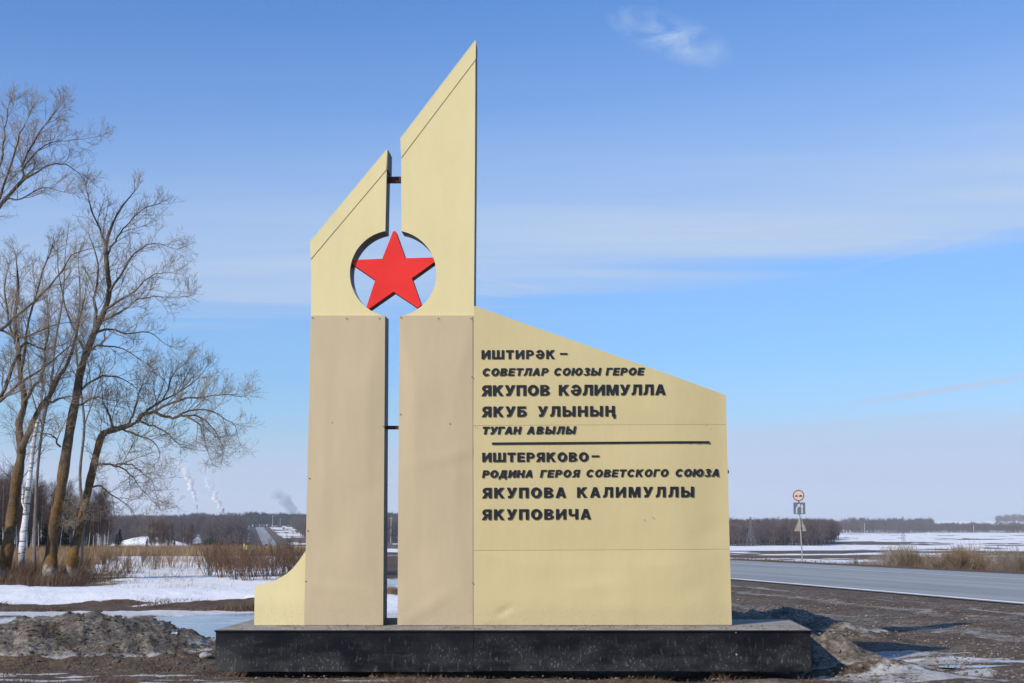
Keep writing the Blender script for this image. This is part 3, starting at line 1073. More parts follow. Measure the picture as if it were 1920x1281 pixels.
# folded end of the left cap where it turns down the inner side
mb = MB()
x1, z1 = loc(726.6, 281.5)
x2, z2 = loc(725.2, 320)
mb.box(x1, -0.02, z2, x1 + 0.01, TH + 0.02, z1 - 0.002)
mb.build('cap_end', M['sheet_edge'], pillar_a)

# struts between the pillars
for (pa, pb, yy, r) in ((722, 754, 338, 0.036), (718, 748, 802, 0.022), ):
    a_, b_ = loc(pa, yy, 0.15), loc(pb, yy, 0.15)
    mb = MB()
    mb.box(a_[0] - 0.06, 0.15 - r, a_[1] - r, b_[0] + 0.06, 0.15 + r, a_[1] + r)
    mb.build('strut', M['rust_shade'], mon)
a_, b_ = loc(718, 1163, 0.2), loc(748, 1163, 0.2)
mb = MB()
mb.box(a_[0] - 0.03, 0.16, P_TOP - 0.004, b_[0] + 0.03, 0.24, P_TOP + 0.07)
mb.build('strut', M['sheet_edge'], mon)

# star: a thick flat five-pointed box set back in the ring
sv = 0.05
star_pts = [(737, 433.5), (741.5, 433.5), (759.6, 484.2), (815.5, 482.8), (816.5, 490), (772, 521.8), (789.5, 571.5), (783, 577),
            (737.8, 547), (690, 580.5), (686.5, 577), (703.6, 524.8), (661, 496), (659, 487.5), (716.6, 485.3)][::-1]
mb = MB()
mb.prism(locs(star_pts, sv), sv, sv + 0.2)
st = mb.build('star', M['red'], mon)
st.data.materials.append(M['rust_shade'])  # dark star sides: shade of the underside put into the colour
for p in st.data.polygons:
    if abs(p.normal.y) < 0.5:
        p.material_index = 1

# text panel
panel_out = [(888.5, 573), (887, 1172), (1373, 1172), (1362, 740)]
mb = MB()
mb.prism(foot_fix(locs(panel_out)), 0.07, TH - 0.03)
panel = mb.build('text_panel', M['cream_panel'], mon)
panel.data.materials.append(M['sheet_edge'])  # side faces darkened by colour to stand for shade, as on the pillars
for p in panel.data.polygons:
    if abs(p.normal.y) < 0.5 and p.normal.z < 0.3:
        p.material_index = 1


def xr(y):   # right edge of the panel
    return 1362 + (y - 740) / 430 * 11.0


gap = 0.22
sheet('panel_sheet', [loc(887.4, 798 - gap), loc(xr(796) - 0.4, 796 - gap), loc(1361.6, 740.2), loc(888.3, 573.3)], 0, M['cream_panel'], panel, 60, 30, 0.003, 8, 0.05)
sheet('panel_sheet', [loc(887.4, 1032.5 - gap), loc(xr(1030) - 0.4, 1030 - gap), loc(xr(796) - 0.4, 796 + gap), loc(887.4, 798 + gap)], 0, M['cream_panel'], panel, 60, 30, 0.003, 9, 0.05, dents=((1330, 1000, 0.22, 0.12, 0.007, 0.3),))
sheet('panel_sheet', [fz(loc(887.4, 1171)), fz(loc(1373, 1171)), loc(xr(1030) - 0.4, 1030 + gap), loc(887.4, 1032.5 + gap)], 0, M['cream_panel'], panel, 110, 44, 0.011, 12, 0.05, dents=((945, 1146, 0.10, 0.045, 0.013, 0.5), (1120, 1100, 0.35, 0.10, -0.008, 0.1), (1290, 1110, 0.2, 0.12, 0.006, 0.4)))

# curved foot at the left
foot_out = [(477.5, 1098.5), (476.5, 1172), (571, 1172), (573, 1033), (567, 1042), (560, 1052), (548, 1067), (538, 1075.5), (528, 1082), (518, 1087.5), (509, 1091.5), (500, 1094.5), (490, 1096.8)]
mb = MB()
mb.prism(foot_fix(locs(foot_out, 0.02)), 0.02, TH - 0.02)
cf = mb.build('curved_foot', M['cream'], mon)
cf.data.materials.append(M['sheet_edge'])  # the foot's sides carry the same painted shade
for p in cf.data.polygons:
    if abs(p.normal.y) < 0.5 and p.normal.z < 0.3:
        p.material_index = 1


def rivet(px, py, parent, v, r=0.008):
    x, z = loc(px, py, v)
    mb = MB()
    n = 8
    ring = [(x + r * math.cos(k * math.pi / 4), v, z + r * math.sin(k * math.pi / 4)) for k in range(n)]
    ring2 = [(x + r * 0.6 * math.cos(k * math.pi / 4), v - 0.005, z + r * 0.6 * math.sin(k * math.pi / 4)) for k in range(n)]
    mb.add(ring + ring2, quads=[(k, (k + 1) % n, n + (k + 1) % n, n + k) for k in range(n)], ngons=[[n + k for k in range(n)]])
    mb.build('rivet', M['rivet'], parent)


for px, py in ((586, 596), (650, 597), (711, 597), (623, 793), (677, 793), (580, 897), (577, 995), (719, 800), (573, 1090)):
    rivet(px, py, pillar_a, -0.024)
for px, py in ((751.5, 595), (822, 597), (883, 597), (788, 792), (844, 795), (751, 777), (885, 707), (886, 1093)):
    rivet(px, py, pillar_b, -0.026)
for px, py in ((1208, 975), (1225, 971), (1325, 797), (892, 800)):
    rivet(px, py, panel, -0.026, 0.006)

# a black rubber buffer peeping out behind the panel's right edge
mb = MB()
x, z = loc(1366.5, 884)
mb.tube([(x - 0.02, 0.10, z), (x - 0.02, 0.14, z)], [0.034, 0.034], 14)
mb.build('buffer', M['letter'], panel)

# ---- lettering: heavy capitals cut from sheet, one mesh for each line
S_ = 0.28


def R_(x0, y0, x1, y1):
    return [(x0, y0), (x1, y0), (x1, y1), (x0, y1)]


def ring_(cx, cy, rx, ry, ix, iy, a0, a1, n=18):
    out = []
    for k in range(n):
        p, q = math.radians(a0 + (a1 - a0) * k / n), math.radians(a0 + (a1 - a0) * (k + 1) / n)
        out.append([(cx + ix * math.cos(p), cy + iy * math.sin(p)), (cx + rx * math.cos(p), cy + ry * math.sin(p)),
                    (cx + rx * math.cos(q), cy + ry * math.sin(q)), (cx + ix * math.cos(q), cy + iy * math.sin(q))])
    return out


def flip_(polys, w):
    return [[(w - x, y) for x, y in reversed(p)] for p in polys]


_bowl = [R_(S_, 0, .48, .19), R_(S_, .45, .48, .64)]
_A = [(0, 0), (.29, 0), (.35, .19), (.5, .19), (.5, .38), (.41, .38), (.5, .68), (.5, 1), (.34, 1)]
_P = [R_(S_, .81, .48, 1), R_(S_, .36, .48, .55)] + ring_(.48, .68, .38, .32, .12, .13, -90, 90, 12)
GL = {
    'Г': (.76, [R_(0, 0, S_, 1), R_(S_, .79, .76, 1)]),
    'П': (.92, [R_(0, 0, S_, 1), R_(.64, 0, .92, 1), R_(S_, .78, .64, 1)]),
    'Т': (.88, [R_(0, .78, .88, 1), R_(.3, 0, .58, .78)]),
    'И': (.98, [R_(0, 0, S_, 1), R_(.70, 0, .98, 1), [(S_, .06), (.70, .60), (.70, .94), (S_, .40)]]),
    'Н': (.95, [R_(0, 0, S_, 1), R_(.67, 0, .95, 1), R_(S_, .4, .67, .61)]),
    'Ң': (.97, [R_(0, 0, S_, 1), R_(.64, 0, .92, 1), R_(S_, .4, .64, .61), R_(.78, -.2, 1.0, 0), R_(.92, 0, 1.0, .2)]),
    'Ш': (1.36, [R_(0, 0, .27, 1), R_(.545, 0, .815, 1), R_(1.09, 0, 1.36, 1), R_(.27, 0, .545, .2), R_(.815, 0, 1.09, .2)]),
    'Е': (.80, [R_(0, 0, S_, 1), R_(S_, .8, .79, 1), R_(S_, .41, .74, .6), R_(S_, 0, .80, .2)]),
    'К': (.99, [R_(0, 0, S_, 1), [(S_, .34), (.39, .43), (.64, 0), (.99, 0), (.57, .58), (.95, 1), (.60, 1), (S_, .66)]]),
    'А': (1.0, [_A] + flip_([_A], 1.0)),
    'Л': (.97, [R_(.69, 0, .97, 1), R_(.18, .78, .69, 1),
                [(0, 0), (.12, 0), (.3, .06), (.38, .2), (.43, .45), (.45, .78), (.18, .78), (.16, .45), (.12, .24), (.06, .2), (0, .2)]]),
    'Д': (1.06, [R_(0, 0, 1.06, .2), R_(0, -.22, .2, 0), R_(.86, -.22, 1.06, 0), R_(.64, .2, .92, 1), R_(.24, .78, .64, 1),
                 [(.12, .2), (.40, .2), (.47, .5), (.49, .78), (.24, .78), (.21, .5)]]),
    'Р': (.86, [R_(0, 0, S_, 1)] + _P),
    'Я': (.92, flip_([R_(0, 0, S_, 1)] + _P, .90) + [[(-.02, 0), (.31, 0), (.55, .36), (.25, .36)]]),
    'У': (.96, [[(0, 1), (.12, .72), (.335, .28), (.27, .21), (.12, .2), (.12, 0), (.38, 0), (.52, .07), (.62, .25), (.96, 1), (.66, 1), (.5, .55), (.31, 1)]]),
    'О': (1.04, ring_(.52, .5, .52, .52, .21, .29, 0, 360, 32)),
    'С': (.98, ring_(.52, .5, .52, .52, .21, .28, 38, 322, 28)),
    'Ә': (.98, ring_(.49, .5, .49, .52, .20, .30, 180, 510, 30) + [R_(.29, .42, .69, .57)]),
    'В': (.90, [R_(0, 0, S_, 1), R_(S_, 0, .48, .16), R_(S_, .36, .48, .68), R_(S_, .84, .48, 1)] +
          ring_(.48, .76, .36, .24, .10, .08, -90, 90, 12) + ring_(.48, .26, .42, .26, .13, .10, -90, 90, 12)),
    'Б': (.90, [R_(0, 0, S_, 1), R_(S_, .79, .83, 1)] + _bowl + ring_(.48, .32, .42, .32, .13, .13, -90, 90, 12)),
    'Ы': (1.24, [R_(0, 0, S_, 1)] + _bowl + ring_(.48, .32, .40, .32, .13, .13, -90, 90, 12) + [R_(.96, 0, 1.24, 1)]),
    'З': (.86, ring_(.42, .75, .40, .27, .13, .08, -90, 160, 16) + ring_(.42, .23, .44, .25, .15, .08, -160, 90, 16) + [R_(.28, .48, .42, .67)]),
    'Ю': (1.40, [R_(0, 0, S_, 1), R_(S_, .4, .46, .6)] + ring_(.92, .5, .48, .52, .19, .29, 0, 360, 32)),
    'М': (1.14, [R_(0, 0, .25, 1), R_(.89, 0, 1.14, 1), [(.25, 1), (.25, .62), (.45, 0), (.69, 0), (.89, .62), (.89, 1), (.76, 1), (.57, .38), (.38, 1)]]),
    'Ч': (.92, [R_(.64, 0, .92, 1), R_(0, .55, .28, 1), [(0, .55), (.05, .40), (.18, .32), (.35, .30), (.64, .34), (.64, .54), (.42, .50), (.31, .51), (.28, .55)]]),
}


PX0, PX1 = loc(887.4, 900)[0], loc(1366, 900)[0]


def bow(x):
    s = (x - PX0) / (PX1 - PX0)
    return 0.05 * float(sstep(0.72, 1.0, np.array(s))) ** 2


def text_line(words, italic, top_l, base_l, top_r, base_r, x_l, x_r, dash=None):
    """words: (text, left px, right px); cap top and base lines given at x_l and x_r"""
    v0, v1 = -0.022, -0.004

    def base(x):
        return base_l + (base_r - base_l) * (x - x_l) / (x_r - x_l)

    def top(x):
        return top_l + (top_r - top_l) * (x - x_l) / (x_r - x_l)

    def put(poly, mb):
        pts = []
        for (x, h) in poly:
            yb, yt = base(x), top(x)
            pts.append(loc(x, yb + (yt - yb) * h, v0))
        xm = sum(p[0] for p in pts) / len(pts)
        dv = bow(xm)
        mb.prism(pts, v0 + dv, v1 + dv)

    hpx = base_l - top_l
    sh = 0.19 if italic else 0.0
    for text, xa, xb in words:
        mb = MB()
        wid = [GL[ch][0] for ch in text]
        total = sum(wid)
        span = (xb - xa) / hpx - sh
        k = min(1.0, (span - 0.09 * (len(text) - 1)) / total)
        sp = (span - total * k) / max(1, len(text) - 1)
        x = 0.0
        for ch, w in zip(text, wid):
            for poly in GL[ch][1]:
                put([(xa + (x + px * k + sh * py) * hpx, py) for px, py in poly], mb)
            x += w * k + sp
        mb.build('inscription_word', M['letter'], panel)
    if dash:
        xa, xb = dash
        mb = MB()
        put([(xa, .48), (xb, .48), (xb, .66), (xa, .66)], mb)
        mb.build('dash', M['letter'], panel)


def c1(x):
    return 880 + x / 3.84


def y1(y):
    return 630 + y / 3.84


def y2(y):
    return 810 + y / 3.84


def W(*ws):
    return [(t, c1(a), c1(b)) for t, a, b in ws]


text_line(W(('ИШТИРӘК', 87, 615)), False, y1(102), y1(165), y1(101), y1(164), c1(87), c1(705), (c1(652), c1(705)))
text_line(W(('СОВЕТЛАР', 90, 572), ('СОЮЗЫ', 605, 950), ('ГЕРОЕ', 980, 1262)), True, y1(233), y1(287), y1(228), y1(281), c1(90), c1(1260))
text_line(W(('ЯКУПОВ', 88, 578), ('КӘЛИМУЛЛА', 643, 1413)), False, y1(355), y1(431), y1(348), y1(424), c1(88), c1(1412))
text_line(W(('ЯКУБ', 90, 411), ('УЛЫНЫҢ', 492, 1050)), False, y1(508), y1(582), y1(503), y1(577), c1(90), c1(1050))
text_line(W(('ТУГАН', 88, 375), ('АВЫЛЫ', 412, 768)), True, y1(653), y1(707), y1(650), y1(704), c1(88), c1(768))
text_line(W(('ИШТЕРЯКОВО', 92, 857)), False, y1(840), y1(906), y1(837), y1(903), c1(92), c1(935), (c1(880), c1(935)))
text_line(W(('РОДИНА', 90, 462), ('ГЕРОЯ', 507, 798), ('СОВЕТСКОГО', 838, 1438), ('СОЮЗА', 1480, 1809)), True, y2(276), y2(329), y2(265), y2(319), c1(90), c1(1808))
text_line(W(('ЯКУПОВА', 92, 695), ('КАЛИМУЛЛЫ', 775, 1616)), False, y2(402), y2(476), y2(393), y2(468), c1(92), c1(1616))
text_line(W(('ЯКУПОВИЧА', 90, 875)), False, y2(557), y2(632), y2(554), y2(629), c1(90), c1(875))
# the rule between the two texts
mb = MB()
for k in range(24):
    xa, xb = 162 + 1568 * k / 24, 162 + 1568 * (k + 1) / 24
    pts = [loc(c1(x), y1(774 - 11 * (x - 162) / 1568 + h), -0.03) for x, h in ((xa, 7.2), (xb, 7.2), (xb, -7.2), (xa, -7.2))]
    dv = bow(sum(p[0] for p in pts) / 4)
    mb.prism(pts, -0.022 + dv, -0.004 + dv)
mb.build('divider_bar', M['letter'], panel)

# ---- plinth
PF = -0.70
xl, _ = loc(405, 1178, PF)
xrr, _ = loc(1520, 1180, PF)
PB = TH + 0.75
core = MB()
core.box(xl + 0.03, PF + 0.03, 0.06, xrr - 0.03, PB - 0.03, P_TOP - 0.005)
plinth = core.build('plinth', M['concrete'], mon)
plinth.rotation_euler = (0, -TILT, 0)      # the slab has settled a little to the left
# granite facing slabs, butted, the gap at the foot left open
xs = [xl, loc(888, 1200, PF)[0], xrr]
for k in range(2):
    mb = MB()
    mb.box(xs[k] + (0.0015 if k else 0), PF, 0.035 + 0.012 * k, xs[k + 1] - (0 if k else 0.0015), PF + 0.028, P_TOP - 0.022)
    bevel(mb.build('facing_slab', M['granite'], plinth), 0.003)
for xa in (xl, xrr - 0.028):
    mb = MB()
    mb.box(xa, PF + 0.0295, 0.04, xa + 0.028, PB, P_TOP - 0.022)
    bevel(mb.build('facing_slab', M['granite'], plinth), 0.003)
def top_mat():
    m, nt, b = mat_base('dusty_plinth_top')
    tc = nt.nodes.new('ShaderNodeTexCoord')
    o = tc.outputs['Object']
    a = noise_node(nt, o, 5, 6, 0.7)
    f = noise_node(nt, o, 40, 4, 0.7)
    k = math_node(nt, 'ADD', math_node(nt, 'MULTIPLY', a, 0.6), math_node(nt, 'MULTIPLY', f, 0.4))
    nt.links.new(ramp_node(nt, k, [(0.34, (0.15, 0.125, 0.098)), (0.5, (0.31, 0.275, 0.225)), (0.68, (0.44, 0.40, 0.34))]), b.inputs['Base Color'])
    b.inputs['Roughness'].default_value = 0.95
    add_bump(nt, b, f, 0.7, 0.01)
    return m
M['dust'] = top_mat()
mb = MB()
mb.box(xl - 0.012, PF - 0.018, P_TOP - 0.0215, xrr + 0.012, PB + 0.01, P_TOP)
top = bevel(mb.build('top_slab', M['dust'], plinth), 0.004)
top.data.materials.append(M['granite'])
for p in top.data.polygons:
    if p.normal.z < 0.5:
        p.material_index = 1
for px, py in ((1380, 1187), (1381, 1229)):
    x, z = loc(px, py, PF)
    mb = MB()
    mb.tube([(x, PF - 0.008, z), (x, PF + 0.002, z)], [0.011, 0.011], 8)
    mb.build('bolt', M['steel'], plinth)

# grit lying on the plinth
def stone_field(P, S, squash=0.65, seed=1):
    """many small irregular stones as raw geometry"""
    rg = np.random.default_rng(seed)
    t = (1 + 5 ** 0.5) / 2
    ico = np.array([(-1, t, 0), (1, t, 0), (-1, -t, 0), (1, -t, 0), (0, -1, t), (0, 1, t), (0, -1, -t), (0, 1, -t), (t, 0, -1), (t, 0, 1), (-t, 0, -1), (-t, 0, 1)]) / 1.9
    fc = np.array([(0, 11, 5), (0, 5, 1), (0, 1, 7), (0, 7, 10), (0, 10, 11), (1, 5, 9), (5, 11, 4), (11, 10, 2), (10, 7, 6), (7, 1, 8), (3, 9, 4), (3, 4, 2), (3, 2, 6), (3, 6, 8), (3, 8, 9), (4, 9, 5), (2, 4, 11), (6, 2, 10), (8, 6, 7), (9, 8, 1)])
    n = len(P)
    V = ico[None] * (1 + rg.uniform(-0.32, 0.32, (n, 12, 1)))
    V = V * rg.uniform(0.7, 1.3, (n, 1, 3))
    an = rg.uniform(0, 6.28, n)
    c, s = np.cos(an)[:, None], np.sin(an)[:, None]
    x, y = V[..., 0] * c - V[..., 1] * s, V[..., 0] * s + V[..., 1] * c
    V = np.stack((x, y, V[..., 2] * squash), -1) * S[:, None, None] + P[:, None, :]
    T = (fc[None] + (np.arange(n) * 12)[:, None, None]).reshape(-1, 3)
    return V.reshape(-1, 3), T


def to_world(u, v):
    return u * ca + v * sa, MY - u * sa + v * ca


n = 1500
u = RNG.uniform(xl + 0.05, xrr - 0.05, n)
v = np.where(RNG.random(n) < 0.55, -np.abs(RNG.normal(0, 0.10, n)) - 0.03, RNG.uniform(PF + 0.03, 0.0, n))
v = np.clip(v, PF + 0.02, -0.03)
clump = fbm(u, v * 2, 0.35, 3, 91)
keep = clump > 0.42
u, v = u[keep], v[keep]
X, Y = to_world(u, v)
sz = 0.004 + 0.010 * RNG.random(len(u)) ** 3
Vv, Tt = stone_field(np.stack((X, Y, P_TOP + TILT * u + sz * 0.3), -1), sz, 0.7, 2)
mb = MB()
mb.add(Vv, tris=Tt)
tag(mb.build('grit', M['stone']), 'loose sand and small stones scattered along the top of the black plinth', 'grit', kind='stuff')


# ------------------------------------------------------------------ trees
def unit(v):
    return v / (np.linalg.norm(v) + 1e-12)


def rand_perp(d, rg):
    r = rg.normal(size=3)
    r -= d * np.dot(r, d)
    return unit(r)


def wander(p, d, L, n, rg, jit, up, sag=0.0):
    pts = [p]
    d = d.copy()
    st = L / n
    for k in range(n):
        d = unit(d + rg.normal(size=3) * jit + np.array((0, 0, up - sag * k / n)))
        p = p + d * st
        pts.append(p)
    return np.array(pts)


def sprout(mb, pts, rad, lvl, rg, P, scale=1.0, t0=0.25):
    """side branches along a polyline; lvl counts down to the finest twigs"""
    seg = np.linalg.norm(np.diff(pts, axis=0), axis=1)
    cum = np.concatenate(([0], np.cumsum(seg)))
    L = cum[-1]
    n = int(P['n'][lvl] * max(0.35, min(2.4, L / P['ref'][lvl])) + rg.random())
    for k in range(n):
        t = t0 + (1 - t0) * ((k + rg.random()) / n)
        s = t * L
        i = min(len(seg) - 1, int(np.searchsorted(cum, s) - 1))
        i = max(i, 0)
        f = (s - cum[i]) / (seg[i] + 1e-9)
        p = pts[i] * (1 - f) + pts[i + 1] * f
        r0 = rad[i] * (1 - f) + rad[i + 1] * f
        d = unit(pts[i + 1] - pts[i])
        a = math.radians(rg.uniform(*P['ang'][lvl]))
        nd = unit(d * math.cos(a) + rand_perp(d, rg) * math.sin(a) + np.array((0, 0, P['lift'][lvl])) + np.array(P.get('wind', (0, 0, 0))))
        ln = P['len'][lvl] * rg.uniform(0.55, 1.25) * (1.15 - 0.6 * t) * scale
        m = P['seg'][lvl]
        q = wander(p, nd, ln, m, rg, P['jit'][lvl], P['up'][lvl], P.get('sag', 0))
        ra = min(r0 * 0.72, P['rad'][lvl] * (ln / P['len'][lvl]))
        rr = np.linspace(ra, max(ra * 0.35, P['tip']), m + 1)
        mb.tube(q, rr, 5 if lvl >= 3 else 3, cap=False)
        if lvl > 0:
            sprout(mb, q, rr, lvl - 1, rg, P, scale, 0.15)


POPLAR = dict(n=[6, 8, 8, 8], ref=[0.6, 1.1, 2.4, 4.5], ang=[(30, 75), (28, 68), (28, 62), (30, 65)], lift=[0.30, 0.26, 0.22, 0.15],
              len=[0.27, 0.62, 1.35, 3.0], seg=[2, 3, 5, 7], jit=[0.22, 0.20, 0.16, 0.13], up=[0.05, 0.05, 0.05, 0.05],
              rad=[0.0065, 0.0105, 0.021, 0.06], tip=0.0045)


def px_path(pts, D, rg, wob=0.5, base=None):
    out = []
    n = len(pts)
    dy = 0.0
    for k, p in enumerate(pts):
        out.append(at(p[0], p[1], D + (rg.normal() * wob * 0.5 * k / max(1, n - 1))))
    return np.array(out)


def smooth_path(P, R, k=3):
    """Catmull-Rom refinement of a polyline and its radii"""
    P = np.asarray(P)
    R = np.asarray(R)
    Pe = np.vstack((2 * P[0] - P[1], P, 2 * P[-1] - P[-2]))
    out, ro = [], []
    for i in range(1, len(Pe) - 2):
        for s in range(k):
            t = s / k
            p0, p1, p2, p3 = Pe[i - 1], Pe[i], Pe[i + 1], Pe[i + 2]
            out.append(0.5 * (2 * p1 + (p2 - p0) * t + (2 * p0 - 5 * p1 + 4 * p2 - p3) * t * t + (3 * p1 - p0 - 3 * p2 + p3) * t ** 3))
            ro.append(R[i - 1] * (1 - t) + R[i] * t)
    out.append(P[-1])
    ro.append(R[-1])
    return np.array(out), np.array(ro)


def shift(pts, base):
    return np.asarray(pts) - base


def traced_tree(name, label, D, trunk, limbs, seed, group, bark='bark', twig='twig', P=POPLAR, density=1.0, trunk_lvl=2, reach=0.0):
    """trunk and limbs follow the tree's own lines; everything finer grows from them"""
    rg = np.random.default_rng(seed)
    mpp = D / F
    tp = np.array([at(p[0], p[1], D + rg.normal() * 0.25 * (k > 0)) for k, p in enumerate(trunk)])
    tr = np.array([p[2] * mpp for p in trunk])
    tr[-1] = min(tr[-1], 0.011)
    base = tp[0].copy()
    gz = surf(base[0], base[1])
    base[2] = gz
    tp[0, 2] = gz - 0.08
    root = empty(name, base)
    tag(root, label, 'tree', group)
    tp = tp - base
    sp, sr = smooth_path(tp, tr, 4)
    sr = sr * (1 + 0.07 * rg.normal(size=len(sr)))
    sr[0] *= 1.25
    mb = MB()
    mb.tube(sp, sr, 12)
    cr = MB()

    def finish(q, r):
        """the limb runs out into a spray of fine wood"""
        d = unit(q[-1] - q[-4])
        for m_ in range(4):
            nd = unit(d + rg.normal(size=3) * 0.33 + np.array((0, 0, 0.12)))
            w_ = wander(q[-1], nd, rg.uniform(0.3, 0.65), 5, rg, 0.12, 0.04)
            wr = np.linspace(min(r[-1], 0.012), 0.0035, 6)
            cr.tube(w_, wr, 3, cap=False)
            sprout(cr, w_, wr, 1, rg, Pd, 0.9, 0.05)
    Pd = dict(P)
    Pd['n'] = [x * density for x in P['n']]
    sprout(cr, sp, sr, trunk_lvl, rg, Pd, 1.0, 0.5)
    finish(sp, sr)
    for limb in limbs:
        limb = [(p[0] - max(0.0, p[0] - 300) * reach, p[1], p[2]) for p in limb]
        dd = rg.uniform(-1.6, 1.6)
        n_ = len(limb) - 1
        lp_ = np.array([at(p[0], p[1], D + dd * k / n_) for k, p in enumerate(limb)]) - base
        lr = np.array([p[2] * mpp * (0.95 - 0.25 * k / n_) for k, p in enumerate(limb)])
        lr[-1] = min(lr[-1], 0.009)
        q, r = smooth_path(lp_, lr, 3)
        q = q + rg.normal(size=q.shape) * 0.02
        mb.tube(q, r, 8, cap=False)
        sprout(cr, q, r, 2, rg, Pd, 1.0, 0.12)
        finish(q, r)
    mb.build('trunk', M[bark], root, smooth=True)
    cr.build('crown', M[twig], root, smooth=True)
    return root


GP = 'bare poplars at the edge of the meadow'
# the tree that forks low, leftmost in full view
traced_tree('poplar_tree', 'bare poplar with a lichen covered trunk that forks into two, nearest the left edge', 49,
            [(7, 1086, 13), (14, 1030, 11), (22, 970, 10), (28, 925, 9.5), (36, 875, 9), (40, 845, 8.5), (36, 798, 6), (46, 754, 5.4), (38, 700, 5), (34, 655, 4.4), (28, 600, 3.6), (34, 540, 2.8), (30, 480, 2)],
            [[(40, 848, 7), (55, 805, 6), (77, 761, 5), (110, 710, 4.4), (128, 680, 3.8), (140, 640, 3), (152, 590, 2.2), (160, 540, 1.4)],
             [(46, 754, 4), (60, 728, 3.4), (80, 703, 3), (84, 660, 2.3), (92, 610, 1.7), (88, 560, 1.2)],
             [(38, 700, 3.2), (50, 640, 2.8), (53, 600, 2.4), (81, 507, 1.9), (101, 455, 1.2)],
             [(34, 655, 3), (20, 615, 2.4), (10, 560, 2), (14, 500, 1.4)],
             [(77, 761, 3), (100, 752, 2.2), (128, 742, 1.5), (160, 748, 0.9)]], 101, GP)
traced_tree('poplar_tree', 'tall straight bare poplar, its trunk orange with lichen and whitewashed at the foot', 49,
            [(91, 1088, 14), (96, 1040, 11.5), (103, 985, 10.5), (113, 925, 9.8), (121, 870, 9.2), (133, 795, 8.6), (145, 735, 8), (152, 692, 7.4), (175, 628, 6.4), (196, 582, 5.6), (205, 548, 5), (201, 505, 4.4), (199, 462, 3.6), (208, 428, 2.6), (226, 392, 1.9), (258, 352, 1.1)],
            [[(199, 465, 2.8), (188, 432, 2.2), (172, 395, 1.6), (162, 358, 1)],
             [(200, 480, 2.4), (214, 455, 2), (232, 430, 1.6), (262, 398, 1.2), (300, 380, 0.7)],
             [(205, 545, 2.6), (232, 505, 2), (252, 475, 1.6), (290, 455, 1.1), (330, 468, 0.6)],
             [(198, 580, 2.8), (228, 560, 2.3), (252, 548, 1.8), (280, 520, 1.3), (318, 510, 0.7)],
             [(186, 605, 3), (215, 590, 2.5), (238, 578, 2), (258, 562, 1.7), (290, 558, 1.3), (345, 556, 0.7)],
             [(178, 622, 2.8), (205, 618, 2.2), (240, 625, 1.7), (280, 622, 1.2), (315, 650, 0.7)],
             [(174, 630, 4.4), (180, 592, 3.6), (176, 560, 3), (184, 520, 2.4), (180, 480, 1.8), (168, 440, 1.1)],
             [(160, 665, 3), (140, 620, 2.4), (122, 575, 1.9), (112, 520, 1.3), (108, 470, 0.9)],
             [(152, 695, 3.6), (165, 660, 2.8), (192, 648, 2.1), (230, 655, 1.5), (275, 682, 0.9)],
             [(145, 735, 3), (172, 715, 2.4), (205, 705, 1.8), (240, 715, 1.2), (268, 742, 0.7)],
             [(138, 765, 2.4), (165, 752, 1.9), (182, 745, 1.4), (215, 752, 0.8)],
             [(113, 838, 2), (104, 825, 1.8), (96, 815, 1.4), (70, 812, 0.8)],
             [(113, 930, 1.4), (122, 937, 1.3), (135, 938, 1.1), (143, 945, 0.9), (142, 958, 0.7), (144, 970, 0.5)]], 102, GP)
traced_tree('poplar_tree', 'leaning bare poplar whose top bends sharply over to the right towards the monument', 50,
            [(131, 1086, 13), (138, 1040, 9), (147, 1000, 8.2), (157, 960, 7.6), (166, 915, 7.2), (176, 872, 6.8), (183, 842, 6.6), (190, 819, 6.4), (200, 810, 5.8), (222, 804, 5.2), (244, 797, 5), (258, 791, 4.4)],
            [[(258, 791, 4.2), (264, 781, 3.8), (284, 773, 3.4), (304, 779, 3), (328, 784, 2.7), (352, 779, 2.4), (372, 787, 2), (388, 800, 1.6), (398, 828, 1.2), (408, 858, 0.8)],
             [(260, 789, 3.4), (280, 768, 2.8), (306, 752, 2.3), (338, 736, 1.9), (372, 716, 1.4), (402, 690, 0.8)],
             [(292, 772, 2.6), (322, 757, 2.2), (356, 748, 1.8), (398, 744, 1.4), (440, 740, 1.0), (482, 744, 0.6)],
             [(328, 784, 2.4), (362, 772, 2), (400, 768, 1.6), (436, 782, 1.2), (462, 800, 0.8), (476, 835, 0.5)],
             [(306, 752, 2), (318, 728, 1.6), (330, 702, 1.2), (352, 682, 0.7)],
             [(352, 779, 2), (388, 782, 1.7), (412, 800, 1.3), (432, 828, 0.9), (438, 850, 0.5)],
             [(212, 803, 2.8), (206, 780, 2.3), (194, 757, 1.7), (190, 728, 1.1)],
             [(240, 797, 2.4), (252, 768, 1.8), (262, 735, 1.3), (275, 700, 0.8)],
             [(262, 790, 2.2), (290, 800, 1.8), (320, 815, 1.3), (346, 838, 0.8)],
             [(228, 804, 2.2), (255, 815, 1.8), (286, 828, 1.3), (300, 852, 0.9), (290, 870, 0.5)],
             [(180, 874, 2.8), (196, 871, 2.4), (214, 873, 2), (236, 882, 1.6), (250, 898, 1.2), (268, 920, 0.9), (292, 946, 0.5)],
             [(214, 873, 1.8), (240, 870, 1.4), (262, 880, 1.1), (285, 905, 0.8), (293, 932, 0.5)],
             [(171, 914, 2.2), (184, 911, 1.9), (198, 920, 1.5), (222, 934, 1.1), (242, 950, 0.8), (262, 985, 0.5)],
             [(145, 1012, 1.4), (146, 985, 1.6), (142, 968, 1.5), (146, 956, 1.2)]], 103, GP, density=1.1, reach=0.14)
